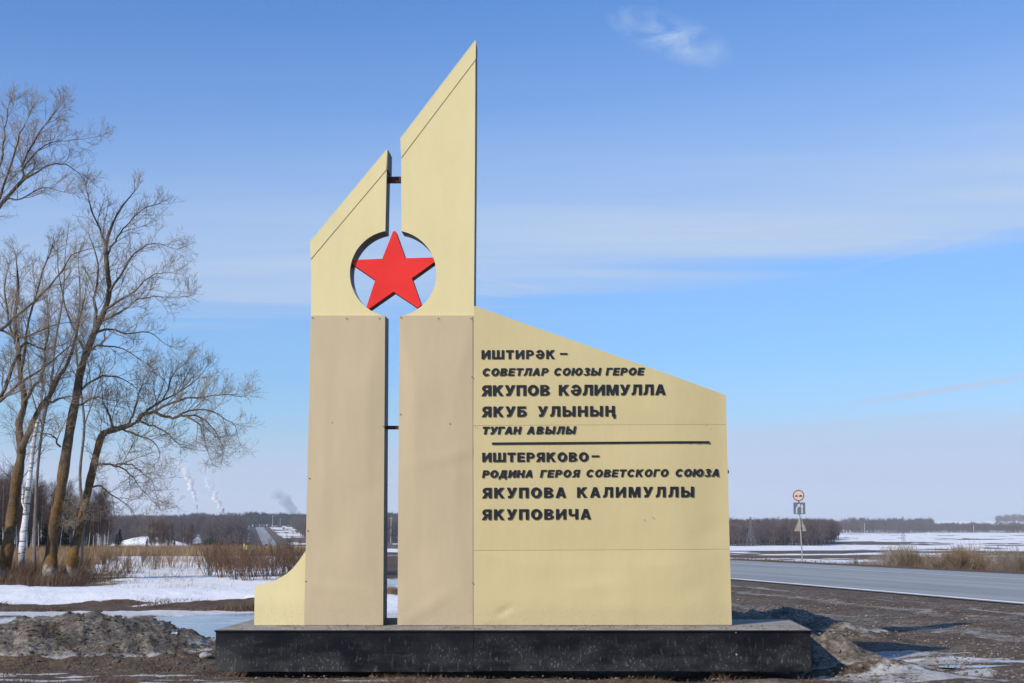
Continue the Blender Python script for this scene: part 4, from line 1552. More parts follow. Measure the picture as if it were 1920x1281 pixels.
traced_tree('poplar_tree', 'bare poplar outside the left edge, only its upper limbs reaching into view', 47,
            [(-95, 1090, 14), (-90, 960, 12), (-70, 820, 10), (-45, 760, 9), (-38, 640, 7), (-40, 520, 6), (-24, 440, 5), (-8, 398, 4.4), (12, 372, 3.8), (38, 342, 3), (62, 318, 2.4)],
            [[(38, 345, 2.6), (70, 322, 2.2), (104, 308, 1.8), (130, 312, 1.3), (158, 330, 0.8)],
             [(22, 360, 3), (42, 338, 2.6), (48, 310, 2.2), (70, 285, 1.7), (96, 268, 1.2), (140, 262, 0.7), (184, 256, 0.4)],
             [(-6, 396, 3), (6, 350, 2.5), (20, 310, 2.2), (30, 275, 1.8), (44, 240, 1.3), (62, 205, 0.8)],
             [(-20, 430, 3), (-10, 350, 2.4), (4, 290, 2), (10, 240, 1.5), (16, 195, 0.8)],
             [(40, 312, 2), (60, 270, 1.7), (88, 232, 1.2), (110, 200, 0.7)],
             [(-42, 758, 5.4), (0, 745, 4.6), (22, 686, 4), (48, 642, 3), (84, 655, 2), (128, 640, 1.2)],
             [(-20, 770, 4), (0, 752, 3.6), (36, 718, 3), (76, 696, 2.4), (118, 660, 1.7), (150, 640, 1)],
             [(-38, 640, 4), (0, 618, 3.4), (36, 588, 2.8), (80, 549, 2.3), (110, 516, 1.8), (134, 478, 1.4), (186, 462, 0.9)],
             [(0, 618, 2.4), (40, 632, 2), (95, 612, 1.5), (150, 604, 0.9)],
             [(12, 372, 2), (40, 372, 1.6), (80, 352, 1.2), (120, 360, 0.7)]], 104, GP, density=1.05)
# thinner trees standing behind them
P2 = dict(POPLAR)
P2['n'] = [4, 6, 6, 7]
traced_tree('poplar_tree', 'slender grey poplar behind the forked trunk at the left edge', 60,
            [(64, 1066, 3.96), (66, 980, 3.30), (70, 890, 2.90), (80, 800, 2.64), (96, 720, 2.24), (104, 640, 1.85), (118, 560, 1.32), (122, 480, 0.79), (128, 430, 0.46)],
            [[(80, 800, 1.58), (60, 740, 1.32), (52, 670, 0.92), (40, 600, 0.53)], [(96, 720, 1.45), (130, 650, 1.06), (150, 580, 0.66)]], 105, GP, 'grey_bark', P=P2)
traced_tree('poplar_tree', 'slender grey poplar with upright limbs, behind the tall straight poplar', 62,
            [(152, 1064, 3.30), (156, 980, 2.90), (150, 890, 2.64), (158, 800, 2.38), (150, 720, 1.98), (142, 640, 1.58), (150, 560, 1.19), (146, 480, 0.66)],
            [[(158, 800, 1.32), (178, 740, 1.06), (196, 690, 0.66)], [(150, 720, 1.32), (120, 660, 0.99), (100, 590, 0.53)]], 106, GP, 'grey_bark', P=P2)

BIRCHP = dict(n=[3, 6, 7, 8], ref=[0.5, 1.0, 2.0, 4.0], ang=[(25, 60), (25, 55), (30, 60), (30, 60)], lift=[0.0, 0.05, 0.25, 0.3],
              len=[0.45, 0.9, 1.7, 2.8], seg=[2, 3, 4, 5], jit=[0.14, 0.13, 0.12, 0.1], up=[-0.02, 0.0, 0.05, 0.06],
              rad=[0.005, 0.009, 0.02, 0.04], tip=0.0035)
traced_tree('birch_tree', 'white barked birch between the two lichen covered poplars at left', 57,
            [(40, 1068, 7.5), (41, 1040, 6.6), (44, 1000, 6), (49, 960, 5.6), (53, 915, 5), (59, 868, 4.4), (65, 820, 3.8), (74, 770, 3), (80, 700, 2.2), (84, 630, 1.4)],
            [[(49, 960, 2.6), (41, 930, 2.3), (40, 890, 2), (36, 850, 1.4), (30, 800, 0.8)]], 107, None, 'birch', 'birch_twig', BIRCHP)


# ---- the wood beyond the reeds: birches and spruces, each its own tree
def proto_tree(seed, h, r, bark, twig, P, lean=0.04):
    rg = np.random.default_rng(seed)
    tp = wander(np.zeros(3), unit(np.array((rg.normal() * lean, rg.normal() * lean, 1.0))), h, 9, rg, 0.03, 0.05)
    tr = np.linspace(r, 0.012, 10)
    t = MB()
    t.tube(tp, tr, 6)
    c = MB()
    sprout(c, tp, tr, 2, rg, P, h / 9.0, 0.28)
    return t, c


def spruce_mesh(seed, h, w):
    rg = np.random.default_rng(seed)
    mb = MB()
    V, T = [], []
    n = int(900)
    z = h * (0.04 + 0.96 * rg.random(n) ** 1.25)
    rad = w * (1 - z / h) ** 0.85 * rg.uniform(0.35, 1.08, n) + 0.05
    an = rg.uniform(0, 6.283, n)
    lump = 0.75 + 0.35 * np.sin(an * 3 + z * 2.3)
    rad = rad * lump
    P = np.stack((np.cos(an) * rad, np.sin(an) * rad, z - rad * 0.22), -1)
    k = len(P)
    ln = rg.uniform(0.25, 0.6, k) * (0.5 + 0.6 * (1 - z / h))
    out = np.stack((np.cos(an), np.sin(an), np.full(k, -0.35)), -1)
    side = np.stack((-np.sin(an), np.cos(an), rg.normal(0, 0.4, k)), -1)
    a = P + side * (ln * 0.45)[:, None]
    b = P - side * (ln * 0.45)[:, None]
    c = P + out * ln[:, None]
    d = P - out * (ln * 0.6)[:, None] + np.array((0, 0, 0.12))
    V = np.stack((a, c, b, d), 1).reshape(-1, 3)
    i = np.arange(k) * 4
    mb.add(V, tris=np.concatenate((np.stack((i, i + 1, i + 2), -1), np.stack((i, i + 2, i + 3), -1))))
    return mb


def set_kids(root):
    KIDS[root.name] = list(root.children)


WOOD_P = dict(BIRCHP)
WOOD_P['n'] = [0, 4, 7, 20]
WOOD_P['tip'] = 0.007
WOOD_P['rad'] = [0.008, 0.014, 0.026, 0.05]
WOOD_P['len'] = [0.5, 1.0, 2.1, 3]
WOOD_P['n'] = [3, 5, 24, 0]
protos = []
BL = 'slim white stemmed birch with reddish bare twigs, in the wood behind the reeds'
BG = 'birches in the wood behind the reeds'
for s in range(4):
    root = empty('birch_tree', (0, 0, 0))
    t, c = proto_tree(200 + s, 9.0 + s * 0.5, 0.085, 'birch', 'birch_twig', WOOD_P)
    t.build('trunk', M['birch'], root, smooth=True)
    c.build('crown', M['birch_twig'], root, smooth=True)
    tag(root, BL, 'tree', BG)
    set_kids(root)
    protos.append(root)
rg = random.Random(5)
spots = []
for k in range(92):
    px = -30 + 300 * (k + rg.random()) / 92 if k < 74 else rg.uniform(285, 365)
    D = rg.uniform(128, 190) if k < 74 else rg.uniform(190, 235)
    X = (px - 960) / F * D
    topy = 905 + 0.14 * max(px, 0) + rg.uniform(-8, 34) if k < 74 else 978 + rg.uniform(0, 20)
    zt = EYE + (985 - topy) / F * D
    spots.append((X, D, zt))
for k, (X, Y, zt) in enumerate(spots):
    z = surf(X, Y)
    o = protos[k] if k < 4 else copy_tree(protos[k % 4])
    if k >= 4:
        tag(o, BL, 'tree', BG)
    o.location = (X, Y, z - 0.05)
    s = max(0.45, (zt - z) / 9.6)
    o.scale = (s * 0.9, s * 0.9, s)
    o.rotation_euler = (0, 0, rg.uniform(0, 6.28))
SL = 'dark green spruce standing among the birches behind the reeds'
SG = 'spruces among the birches'
sp0 = []
for s in range(3):
    root = empty('spruce_tree', (0, 0, 0))
    spruce_mesh(300 + s, 8.0, 2.3).build('crown', M['spruce'], root)
    mb = MB()
    mb.tube([(0, 0, -0.1), (0, 0, 3), (0, 0, 7.6)], [0.13, 0.09, 0.02], 6)
    mb.build('trunk', M['bark'], root)
    tag(root, SL, 'tree', SG)
    set_kids(root)
    sp0.append(root)
sspots = []
for px, D, ty in ((-14, 150, 930), (8, 160, 938), (26, 148, 955), (62, 150, 946), (78, 160, 950), (96, 152, 962), (118, 158, 950), (132, 150, 968), (158, 165, 986),
                  (178, 168, 984), (232, 185, 992), (226, 190, 1002), (283, 205, 1010), (323, 215, 1016), (334, 220, 1018)):
    sspots.append(((px - 960) / F * D, D, EYE + (985 - ty) / F * D, SL, SG))
CL = 'dark spruce of the small rounded clump in the valley left of the far road'
CG = 'spruce clump in the valley'
for k in range(9):
    px = 386 + 4.6 * k
    D = 470 + 9 * ((k * 5) % 7)
    ty = 1005 + abs(k - 4) * 2.2
    sspots.append(((px - 960) / F * D, D, EYE + (985 - ty) / F * D, CL, CG))
for k, (X, Y, zt, lab, grp) in enumerate(sspots):
    z = surf(X, Y)
    o = sp0[k] if k < 3 else copy_tree(sp0[k % 3])
    tag(o, lab, 'tree', grp)
    o.location = (X, Y, z)
    s = max(0.3, (zt - z) / 8.0)
    o.scale = (s, s, s)
    o.rotation_euler = (0, 0, rg.uniform(0, 6.28))


# ---- far woods: single masses
def mini_tree(seed, h=1.0, nb=30):
    """a small bare tree of thin slivers, height 1"""
    rg = np.random.default_rng(seed)
    V, T = [], []

    def sliver(p, q, w):
        d = unit(q - p)
        s = rand_perp(d, rg) * w
        b = len(V)
        V.extend([p - s, p + s, q])
        T.append((b, b + 1, b + 2))
        s2 = np.cross(d, s)
        b = len(V)
        V.extend([p - s2, p + s2, q])
        T.append((b, b + 1, b + 2))
    sliver(np.array((0, 0, -0.05)), np.array((rg.normal() * 0.03, rg.normal() * 0.03, 1.0)), 0.014)
    for k in range(nb):
        t = 0.22 + 0.75 * rg.random()
        p = np.array((0, 0, t))
        an = rg.uniform(0, 6.283)
        ln = (0.16 + 0.26 * (1 - t)) * rg.uniform(0.7, 1.3)
        e = p + np.array((math.cos(an) * ln * 0.8, math.sin(an) * ln * 0.8, ln * rg.uniform(0.5, 1.1)))
        e[2] = min(e[2], 1.02)
        sliver(p, e, 0.011)
        for _ in range(2):
            f = rg.uniform(0.3, 0.9)
            pp = p * (1 - f) + e * f
            ee = pp + rg.normal(size=3) * 0.07 + np.array((0, 0, 0.09))
            sliver(pp, ee, 0.009)
    return np.array(V), np.array(T)


MINI = [mini_tree(400 + k) for k in range(6)]


def wood(name, pts, hts, mat, label, seed, width=1.0):
    rg_ = np.random.default_rng(seed)
    pts = np.asarray(pts)
    z = height(pts[:, 0], pts[:, 1])
    hts = hts * (0.66 + 0.68 * fbm(pts[:, 0], pts[:, 1], 90, 3, seed + 400, 0.6))
    mb = MB()
    which = rg_.integers(0, len(MINI), len(pts))
    for m in range(len(MINI)):
        idx = np.where(which == m)[0]
        if not len(idx):
            continue
        V, T = MINI[m]
        a = rg_.uniform(0, 6.283, len(idx))
        c, s = np.cos(a)[:, None], np.sin(a)[:, None]
        h = hts[idx][:, None]
        x = (V[None, :, 0] * c - V[None, :, 1] * s) * h * width + pts[idx, 0][:, None]
        y = (V[None, :, 0] * s + V[None, :, 1] * c) * h * width + pts[idx, 1][:, None]
        zz = V[None, :, 2] * h + z[idx][:, None]
        Vv = np.stack((x, y, zz), -1).reshape(-1, 3)
        Tt = (T[None] + (np.arange(len(idx)) * len(V))[:, None, None]).reshape(-1, 3)
        mb.add(Vv, tris=Tt)
    return tag(mb.build(name, mat), label, 'wood', kind='stuff')


def scatter(n, px0, px1, d0, d1, seed, rule=None):
    rg_ = np.random.default_rng(seed)
    px = rg_.uniform(px0, px1, n)
    D = d0 + (d1 - d0) * rg_.random(n)
    X = (px - 960) / F * D
    ok = (np.abs(X - road_x(D)) > 14 + 0.004 * D) | (D > 1870)
    if rule is not None:
        ok &= rule(px, D)
    return np.stack((X[ok], D[ok]), -1)


# left ridge behind the valley
p = scatter(7800, -60, 478, 880, 2000, 21, lambda px, D: ~((px > 366) & (px < 396) & (D < 1200)) & (D > 880 + 130 * (np.abs(px - 430) < 45)))
wood('wood', p, np.random.default_rng(1).uniform(8, 15, len(p)), M['far_wood'], 'bare purple brown wood covering the ridge at left beyond the valley', 2, 1.2)
p = scatter(2600, 390, 490, 800, 1500, 22)
wood('wood', p, np.random.default_rng(2).uniform(9, 14, len(p)), M['far_wood'], 'bare wood on the slope just left of the far road', 3, 1.2)
p = scatter(3200, 545, 800, 1000, 1950, 23, lambda px, D: px > 550 + np.clip((1500 - D) * 0.06, 0, 40))
wood('wood', p, np.random.default_rng(3).uniform(8, 13, len(p)), M['far_wood'], 'bare wood right of the far road, partly behind the beige pillars', 4, 1.2)
p = scatter(900, 462, 780, 1880, 2060, 24)
wood('pine_wood', p, np.random.default_rng(4).uniform(12, 20, len(p)), M['far_pine'], 'dark line of pines on the skyline above the far road', 5, 1.6)
p = scatter(90, 366, 388, 1980, 2060, 29)
wood('pine_wood', p, np.random.default_rng(4).uniform(12, 18, len(p)), M['far_pine'], 'few dark pines on the skyline below the thin chimney', 6, 1.6)
# right: the near wood and the long dark belt
p = scatter(2600, 1290, 1572, 690, 1000, 25, lambda px, D: px < 1545 + (D - 690) * 0.05 + 12 * np.sin(D * 0.05))
wood('wood', p, np.random.default_rng(5).uniform(8.5, 12, len(p)), M['far_wood'], 'bare wood behind the road sign on the right, ending at the open snow', 6, 1.2)
p = scatter(4600, 1290, 2060, 1900, 2500, 26, lambda px, D: fbm(px * 2.2, D, 60, 3, 92) > 0.40)
wood('wood', p, np.random.default_rng(6).uniform(9, 14, len(p)) * np.where(p[:, 0] / p[:, 1] < 0.30, 1.35, 1.0), M['far_wood'], 'long dark belt of bare wood across the far side of the snow fields', 7, 1.3)
p = scatter(420, 1860, 2010, 3950, 4150, 27)
p2 = scatter(160, 1712, 1740, 2500, 2600, 28)
p = np.concatenate((p, p2))
wood('wood', p, np.random.default_rng(7).uniform(14, 22, len(p)), M['far_wood'], 'dark copses on the far snowy skyline at right', 8, 1.4)


# ---- reeds, grass and weeds
def blades(n, X, Y, h, w, lean, seed, zs=None):
    rg_ = np.random.default_rng(seed)
    n = len(X)
    Z = surf_many(X, Y) if zs is None else zs
    a = rg_.uniform(0, 6.283, n)
    side = np.stack((np.cos(a), np.sin(a), np.zeros(n)), -1) * w[:, None]
    d = np.stack((rg_.normal(0, lean, n) + lean * 0.5, rg_.normal(0, lean, n), np.ones(n)), -1)
    b = np.stack((X, Y, Z - 0.02), -1)
    m = b + d * (h * 0.55)[:, None]
    d2 = d + np.stack((rg_.normal(0.25 * lean, lean, n), rg_.normal(0, lean, n), rg_.uniform(-0.4, 0.0, n)), -1)
    t = m + d2 * (h * 0.45)[:, None]
    V = np.stack((b - side, b + side, m - side * 0.8, m + side * 0.8, t), 1).reshape(-1, 3)
    i = np.arange(n) * 5
    T = np.concatenate((np.stack((i, i + 1, i + 3), -1), np.stack((i, i + 3, i + 2), -1), np.stack((i + 2, i + 3, i + 4), -1)))
    return V, T


def field(name, n, px, D, hmin, hmax, w, lean, mat, label, seed, clump=None, rule=None, cat='grass'):
    rg_ = np.random.default_rng(seed)
    p = rg_.uniform(px[0], px[1], n)
    Y = D[0] + (D[1] - D[0]) * rg_.random(n)
    X = (p - 960) / F * Y
    ok = np.ones(n, bool)
    hs = np.ones(n)
    if clump:
        c = fbm(X, Y, clump[0], 3, seed + 50)
        ok &= c > clump[1]
        hs = 0.5 + 0.6 * np.clip((c - clump[1]) / 0.2, 0, 1)
    if rule is not None:
        ok &= rule(p, Y, X)
    X, Y, hs = X[ok], Y[ok], hs[ok]
    h = rg_.uniform(hmin, hmax, len(X)) * hs
    V, T = blades(len(X), X, Y, h, np.full(len(X), w) * rg_.uniform(0.6, 1.3, len(X)), lean, seed)
    mb = MB()
    mb.add(V, tris=T)
    return tag(mb.build(name, mat), label, cat, kind='stuff')


field('reeds', 42000, (-60, 600), (106, 138), 0.45, 0.95, 0.013, 0.13, M['reed'], 'far band of dry golden reeds in front of the birch wood', 31,
      (9, 0.30), cat='reeds')
field('reeds', 30000, (-60, 470), (62, 86), 0.45, 0.95, 0.009, 0.15, M['reed'], 'nearer band of dry brown reeds behind the tree trunks', 32,
      (5, 0.44), lambda p, Y, X: (p < 180 + (Y - 62) * 2) | (np.random.default_rng(1).random(len(p)) < 0.10), cat='reeds')
field('weeds', 21000, (-60, 300), (41.5, 62), 0.25, 0.8, 0.006, 0.35, M['weed'], 'tangle of dead brown weeds around the feet of the poplars', 33,
      (2.2, 0.42), lambda p, Y, X: p < 190 + 90 * np.sin(Y), cat='weeds')
field('grass', 5200, (200, 600), (42.5, 70), 0.12, 0.45, 0.005, 0.5, M['straw'], 'thin straw coloured grass poking through the snow of the meadow', 34, (2.0, 0.56))
field('grass', 2600, (-60, 500), (32, 45), 0.10, 0.4, 0.004, 0.5, M['weed'], 'sparse dead stalks on the bright snow bank', 35, (1.8, 0.66))
field('grass', 9000, (-60, 500), (29.3, 32.3), 0.05, 0.20, 0.006, 0.5, M['weed'], 'matted brown grass along the foot of the snow bank', 36, (1.6, 0.42))
field('grass', 5000, (640, 800), (33, 38), 0.10, 0.35, 0.006, 0.4, M['reed'], 'brown grass seen through the slot between the pillars', 37)
field('grass', 9000, (-40, 1560), (14.3, 15.8), 0.03, 0.13, 0.0035, 0.7, M['weed'], 'withered grass in the mud before the plinth', 38, (0.5, 0.56))
field('grass', 2600, (0, 470), (15.8, 17.4), 0.03, 0.12, 0.0035, 0.7, M['weed'], 'withered brown grass at the foot of the dirty snow heap', 39, (0.6, 0.52))
field('grass', 12000, (1370, 1990), (58, 110), 0.08, 0.35, 0.010, 0.3, M['weed'], 'dry grass on the far verge of the road', 40,
      (4, 0.40), lambda p, Y, X: ((X - road_x(Y)) * 0.977 > 8.6) & ((X - road_x(Y)) * 0.977 < 17))


# ---- shrubs
def shrub_mesh(seed, h, stems, spread, P=None, tip=0.004):
    rg_ = np.random.default_rng(seed)
    mb = MB()
    PP = dict(n=[3, 5], ref=[0.5, 0.9], ang=[(15, 40), (15, 40)], lift=[0.3, 0.3], len=[0.28 * h, 0.42 * h], seg=[2, 3], jit=[0.1, 0.1],
              up=[0.06, 0.06], rad=[0.004, 0.006], tip=tip)
    for k in range(stems):
        a = rg_.uniform(0, 6.283)
        s = spread * rg_.random()
        p = np.array((math.cos(a) * s * 0.35, math.sin(a) * s * 0.35, -0.05))
        d = unit(np.array((math.cos(a) * s, math.sin(a) * s, 1.0)))
        L = h * rg_.uniform(0.65, 1.1)
        q = wander(p, d, L, 6, rg_, 0.06, 0.03)
        r = np.linspace(0.011, tip, 7)
        mb.tube(q, r, 3, cap=False)
        sprout(mb, q, r, 1, rg_, PP, 1.0, 0.2)
    return mb


SH = [shrub_mesh(500 + k, 1.25, 22, 0.75).build('shrub', M['shrub']) for k in range(3)]
SB = [shrub_mesh(510 + k, 2.1, 60, 0.85, tip=0.006).build('shrub', M['shrub_dull']) for k in range(2)]
SG_ = [shrub_mesh(520 + k, 2.4, 9, 0.35, tip=0.008).build('sapling', M['shrub_grey']) for k in range(3)]
used = {}


def place_shrub(protos_, k, x, y, s, label, cat, group, name=None):
    p = protos_[k % len(protos_)]
    if p.name in used:
        o = p.copy()
        COL.objects.link(o)
    else:
        used[p.name] = 1
        o = p
    o.location = (x, y, surf(x, y))
    o.scale = (s, s, s)
    o.rotation_euler = (0, 0, rg.uniform(0, 6.28))
    tag(o, label, cat, group)


L1 = 'bushy brown willow shrub on the snow just left of the monument'
k = 0
for px, D in ((402, 55), (424, 52), (438, 57), (450, 50), (462, 54), (474, 49), (486, 53), (498, 57), (506, 50), (520, 54), (534, 52), (548, 56), (560, 51), (412, 60), (572, 55)):
    place_shrub(SH, k, (px - 960) / F * D, D, rg.uniform(0.75, 1.1), L1, 'shrub', 'willow shrubs left of the monument')
    k += 1
L1b = 'thin low shrub standing in the reeds between the poplars and the willows'
for px, D in ((205, 60), (226, 66), (250, 58), (275, 70), (300, 64), (330, 68), (160, 58), (178, 64), (20, 60)):
    place_shrub(SH, k, (px - 960) / F * D, D, rg.uniform(0.45, 0.75), L1b, 'shrub', 'low shrubs in the reeds')
    k += 1
L2 = 'bushy dull brown willow beyond the road at the right edge'
for px, D in ((1700, 82), (1722, 86), (1748, 80), (1762, 84), (1775, 76), (1790, 72), (1800, 79), (1812, 75), (1826, 78), (1842, 84), (1862, 76), (1876, 82), (1890, 78), (1905, 72), (1918, 78), (1932, 72)):
    place_shrub(SB, k, (px - 960) / F * D, D, rg.uniform(0.55, 1.0), L2, 'shrub', 'willows beyond the road at right')
    k += 1
L3 = 'thin grey sapling in the ditch on the far side of the road'
for j in range(130):
    px = 1548 + 400 * math.sqrt(rg.random())
    D = rg.uniform(88, 122)
    x = (px - 960) / F * D
    if (x - float(road_x(D))) * 0.977 < 9.0:
        D += 18
        x = (px - 960) / F * D
    place_shrub(SG_, j, x, D, rg.uniform(0.60, 1.15), L3, 'sapling', 'saplings in the ditch beyond the road')


# ------------------------------------------------------------------ road sign
def disc_pts(r, n=28):
    return [(r * math.cos(2 * math.pi * k / n), r * math.sin(2 * math.pi * k / n)) for k in range(n)]


SD = 84.0
sb = at(1505, 1049, SD)
sz_ = surf(sb[0], sb[1])
sign = empty('road_sign', (sb[0], sb[1], sz_), -0.12)
tag(sign, 'grey post beyond the road carrying a round, a square and a triangular traffic sign', 'road sign')
mpx = SD / F


def sz(py):
    return at(1505, py, SD)[2] - sz_


mb = MB()
mb.tube([(0, 0, -0.3), (-0.16, 0, sz(918.5))], [0.042, 0.04], 10)
mb.build('post', M['steel'], sign)


def sx(py):
    return -0.16 * sz(py) / sz(918.5)


def plate(name, outline, cx, cz, mat, y0, y1, parent):
    mb = MB()
    mb.prism([(cx + x, cz + z) for x, z in outline], y0, y1)
    return mb.build(name, mat, parent)


cz = sz(929.3)
cx = sx(929.3)
rs = plate('round_sign', disc_pts(0.35), cx, cz, M['red_sign'], -0.07, -0.05, sign)
plate('sign_face', disc_pts(0.285), cx, cz, M['white_sign'], -0.075, -0.0705, rs)
car = [(-.10, -.055), (.10, -.055), (.10, .0), (.065, .01), (.05, .055), (-.05, .055), (-.065, .01), (-.10, .0)]
plate('car_symbol', car, cx - .125, cz - .02, M['red_sign'], -0.08, -0.0755, rs)
plate('car_symbol', car, cx + .125, cz - .02, M['black_sign'], -0.08, -0.0755, rs)
cz = sz(953.3)
cx = sx(953.3)
sq = plate('square_sign', [(-.355, -.355), (.355, -.355), (.355, .355), (-.355, .355)], cx, cz, M['blue_sign'], -0.07, -0.05, sign)
plate('lane_arrow', [(.12, -.30), (.20, -.30), (.20, .06), (.26, .06), (.16, .27), (.06, .06), (.12, .06)], cx, cz, M['white_sign'], -0.076, -0.0705, sq)
plate('lane_arrow', [(-.21, -.30), (-.13, -.30), (-.13, -.02), (-.02, .12), (.03, .08), (.06, .27), (-.13, .24), (-.08, .19), (-.21, .01)], cx, cz, M['white_sign'], -0.076, -0.0705, sq)
cz = sz(986)
cx = sx(986)
plate('triangular_sign', [(-.37, -.14 - .17), (.37, -.14 - .17), (.05, .50), (-.05, .50)], cx, cz - 0.02, M['dirty_plate'], 0.05, 0.07, sign)
for py in (941.5, 964.5, 990):
    plate('clamp', [(-.06, -.03), (.06, -.03), (.06, .03), (-.06, .03)], sx(py), sz(py), M['lattice'], -0.05, 0.048, sign)

# yellow marker post in the willows
mp = at(458, 1050, 80)
mz = surf(mp[0], mp[1])
mk = empty('marker_post', (mp[0], mp[1], mz))
tag(mk, 'small yellow plate on a pale post among the willow shrubs', 'marker post')
mb = MB()
mb.tube([(0, 0, -0.1), (0, 0, 0.95)], [0.05, 0.05], 8)
mb.build('post', M['pole'], mk)
mb = MB()
mb.box(-0.01, -0.08, 0.72, 0.17, -0.052, 1.0)
bevel(mb.build('plate', M['yellow'], mk), 0.006)
mb = MB()
mb.tube([(-0.02, 0, 0.951), (-0.02, 0, 1.10)], [0.055, 0.03], 10)
mb.build('cap', M['yellow'], mk)


# ------------------------------------------------------------------ pylons and poles
def lattice_pylon(name, px, D, py_top, py_base, label, wbase, group=None, arms=3):
    b = at(px, py_base, D)
    z = surf(b[0], b[1])
    H = at(px, py_top, D)[2] - z
    root = empty(name, (b[0], b[1], z - 0.1), 0.5)
    tag(root, label, 'pylon', group)
    leg = MB()
    w0, w1 = wbase / 2, 0.35
    r = 0.07
    lv = [0, .22, .40, .55, .68, .79, .88, 1.0]

    def c(s, t, f):
        w = w0 + (w1 - w0) * min(1, f / 0.75)
        return np.array((s * w, t * w, f * H))
    cs = ((-1, -1), (1, -1), (1, 1), (-1, 1))
    for s, t in cs:
        leg.tube([c(s, t, f) for f in lv], r, 3, cap=False)
    for a, b2 in zip(lv[:-1], lv[1:]):
        for k in range(4):
            p, q = cs[k], cs[(k + 1) % 4]
            leg.tube([c(*p, a), c(*q, b2)], r * 0.6, 3, cap=False)
            leg.tube([c(*q, a), c(*p, b2)], r * 0.6, 3, cap=False)
            leg.tube([c(*p, b2), c(*q, b2)], r * 0.6, 3, cap=False)
    leg.build('mast', M['lattice'], root)
    for k in range(arms):
        f = 0.66 + 0.12 * k
        am = MB()
        wd = (2.6, 3.2, 2.2)[k]
        am.tube([(-wd, 0, f * H), (0, 0, f * H + 0.5), (wd, 0, f * H)], r * 0.8, 3, cap=False)
        am.tube([(-wd, 0, f * H), (0, 0, f * H - 0.1), (wd, 0, f * H)], r * 0.8, 3, cap=False)
        am.build('cross_arm', M['lattice'], root)
    return root


lattice_pylon('pylon', 1408, 680, 969, 1022, 'grey lattice pylon in front of the bare wood, just right of the monument', 3.4)
lattice_pylon('pylon', 1475, 1700, 973, 1000, 'faint distant lattice pylon above the wood, left of the road sign', 5.0)
lattice_pylon('pylon', 1694, 800, 968, 1014, 'slim lattice pylon on the open snow field at right', 1.6)
for px, D, t, b, lab in ((1621.5, 1500, 981, 998, 'pale concrete pole on the snow right of the road sign'),
                         (1826, 1600, 985, 1002, 'pale concrete pole on the snow field near the right edge'),
                         (511, 1450, 966, 992, 'tall pale lamp post at the top of the far road'),
                         (525, 1500, 972, 992, 'tall lamp post just right of the far road'),
                         (733, 1000, 970, 1000, 'pale pole seen through the slot between the pillars')):
    p0 = at(px, b, D)
    z = surf(p0[0], p0[1])
    H = at(px, t, D)[2] - z
    root = empty('utility_pole', (p0[0], p0[1], z))
    tag(root, lab, 'pole')
    mb = MB()
    mb.tube([(0, 0, -0.2), (0, 0, H)], [0.28, 0.18], 8)
    mb.build('mast', M['pole'], root)
    mb = MB()
    mb.box(-1.1, -0.1, H - 0.9, 1.1, 0.1, H - 0.7)
    mb.build('cross_arm', M['pole'], root)


# ------------------------------------------------------------------ chimneys and smoke on the skyline
def chimney(px, D, py_top, r, label):
    t = at(px, py_top, D)
    z = surf(t[0], t[1])
    root = empty('chimney', (t[0], t[1], z))
    tag(root, label, 'chimney')
    H = t[2] - z
    n = 9
    for k in range(n):
        f0, f1 = k / n, (k + 1) / n
        mb = MB()
        mb.tube([(0, 0, f0 * H), (0, 0, f1 * H)], [r * (1.5 - 0.5 * f0), r * (1.5 - 0.5 * f1)], 16)
        mb.build('band', M['chim_red'] if (n - 1 - k) % 2 == 0 else M['chim_white'], root)
    mb = MB()
    mb.tube([(0, 0, H), (0, 0, H + 1.5)], [r * 1.12, r * 1.12], 16)
    mb.build('rim', M['lattice'], root)
    return t


M['chim_red'] = mat_plain('faded_red_band', (0.16, 0.045, 0.045), 0.8, 0.15, 0.1)
M['chim_white'] = mat_plain('faded_white_band', (0.46, 0.42, 0.42), 0.8, 0.15, 0.1)
c_big = chimney(418.5, 5000, 954, 4.2, 'taller looking red and white striped factory chimney on the skyline, right of its twin')
c_small = chimney(369.5, 6200, 947, 2.8, 'thin dark factory chimney on the skyline, left of the striped one')


def smoke_mat(name, col, dens, height_m):
    """pale droplets, ragged and thinning upwards"""
    m = bpy.data.materials.new(name)
    m.use_nodes = True
    nt = m.node_tree
    nt.nodes.clear()
    out = nt.nodes.new('ShaderNodeOutputMaterial')
    d = nt.nodes.new('ShaderNodeBsdfDiffuse')
    d.inputs[0].default_value = (*col, 1)
    t = nt.nodes.new('ShaderNodeBsdfTransparent')
    mx = nt.nodes.new('ShaderNodeMixShader')
    tc = nt.nodes.new('ShaderNodeTexCoord')
    n = noise_node(nt, tc.outputs['Object'], 0.055, 5, 0.65)
    sep = nt.nodes.new('ShaderNodeSeparateXYZ')
    nt.links.new(tc.outputs['Object'], sep.inputs[0])
    up = ramp_node(nt, math_node(nt, 'DIVIDE', sep.outputs[2], height_m), [(0.0, 1.0), (0.45, 0.75), (1.0, 0.10)])
    f = math_node(nt, 'MULTIPLY', ramp_node(nt, n, [(0.30, 0.0), (0.50, 1.0)]), math_node(nt, 'MULTIPLY', up, dens))
    nt.links.new(f, mx.inputs[0])
    nt.links.new(t.outputs[0], mx.inputs[1])
    nt.links.new(d.outputs[0], mx.inputs[2])
    nt.links.new(mx.outputs[0], out.inputs[0])
    return m


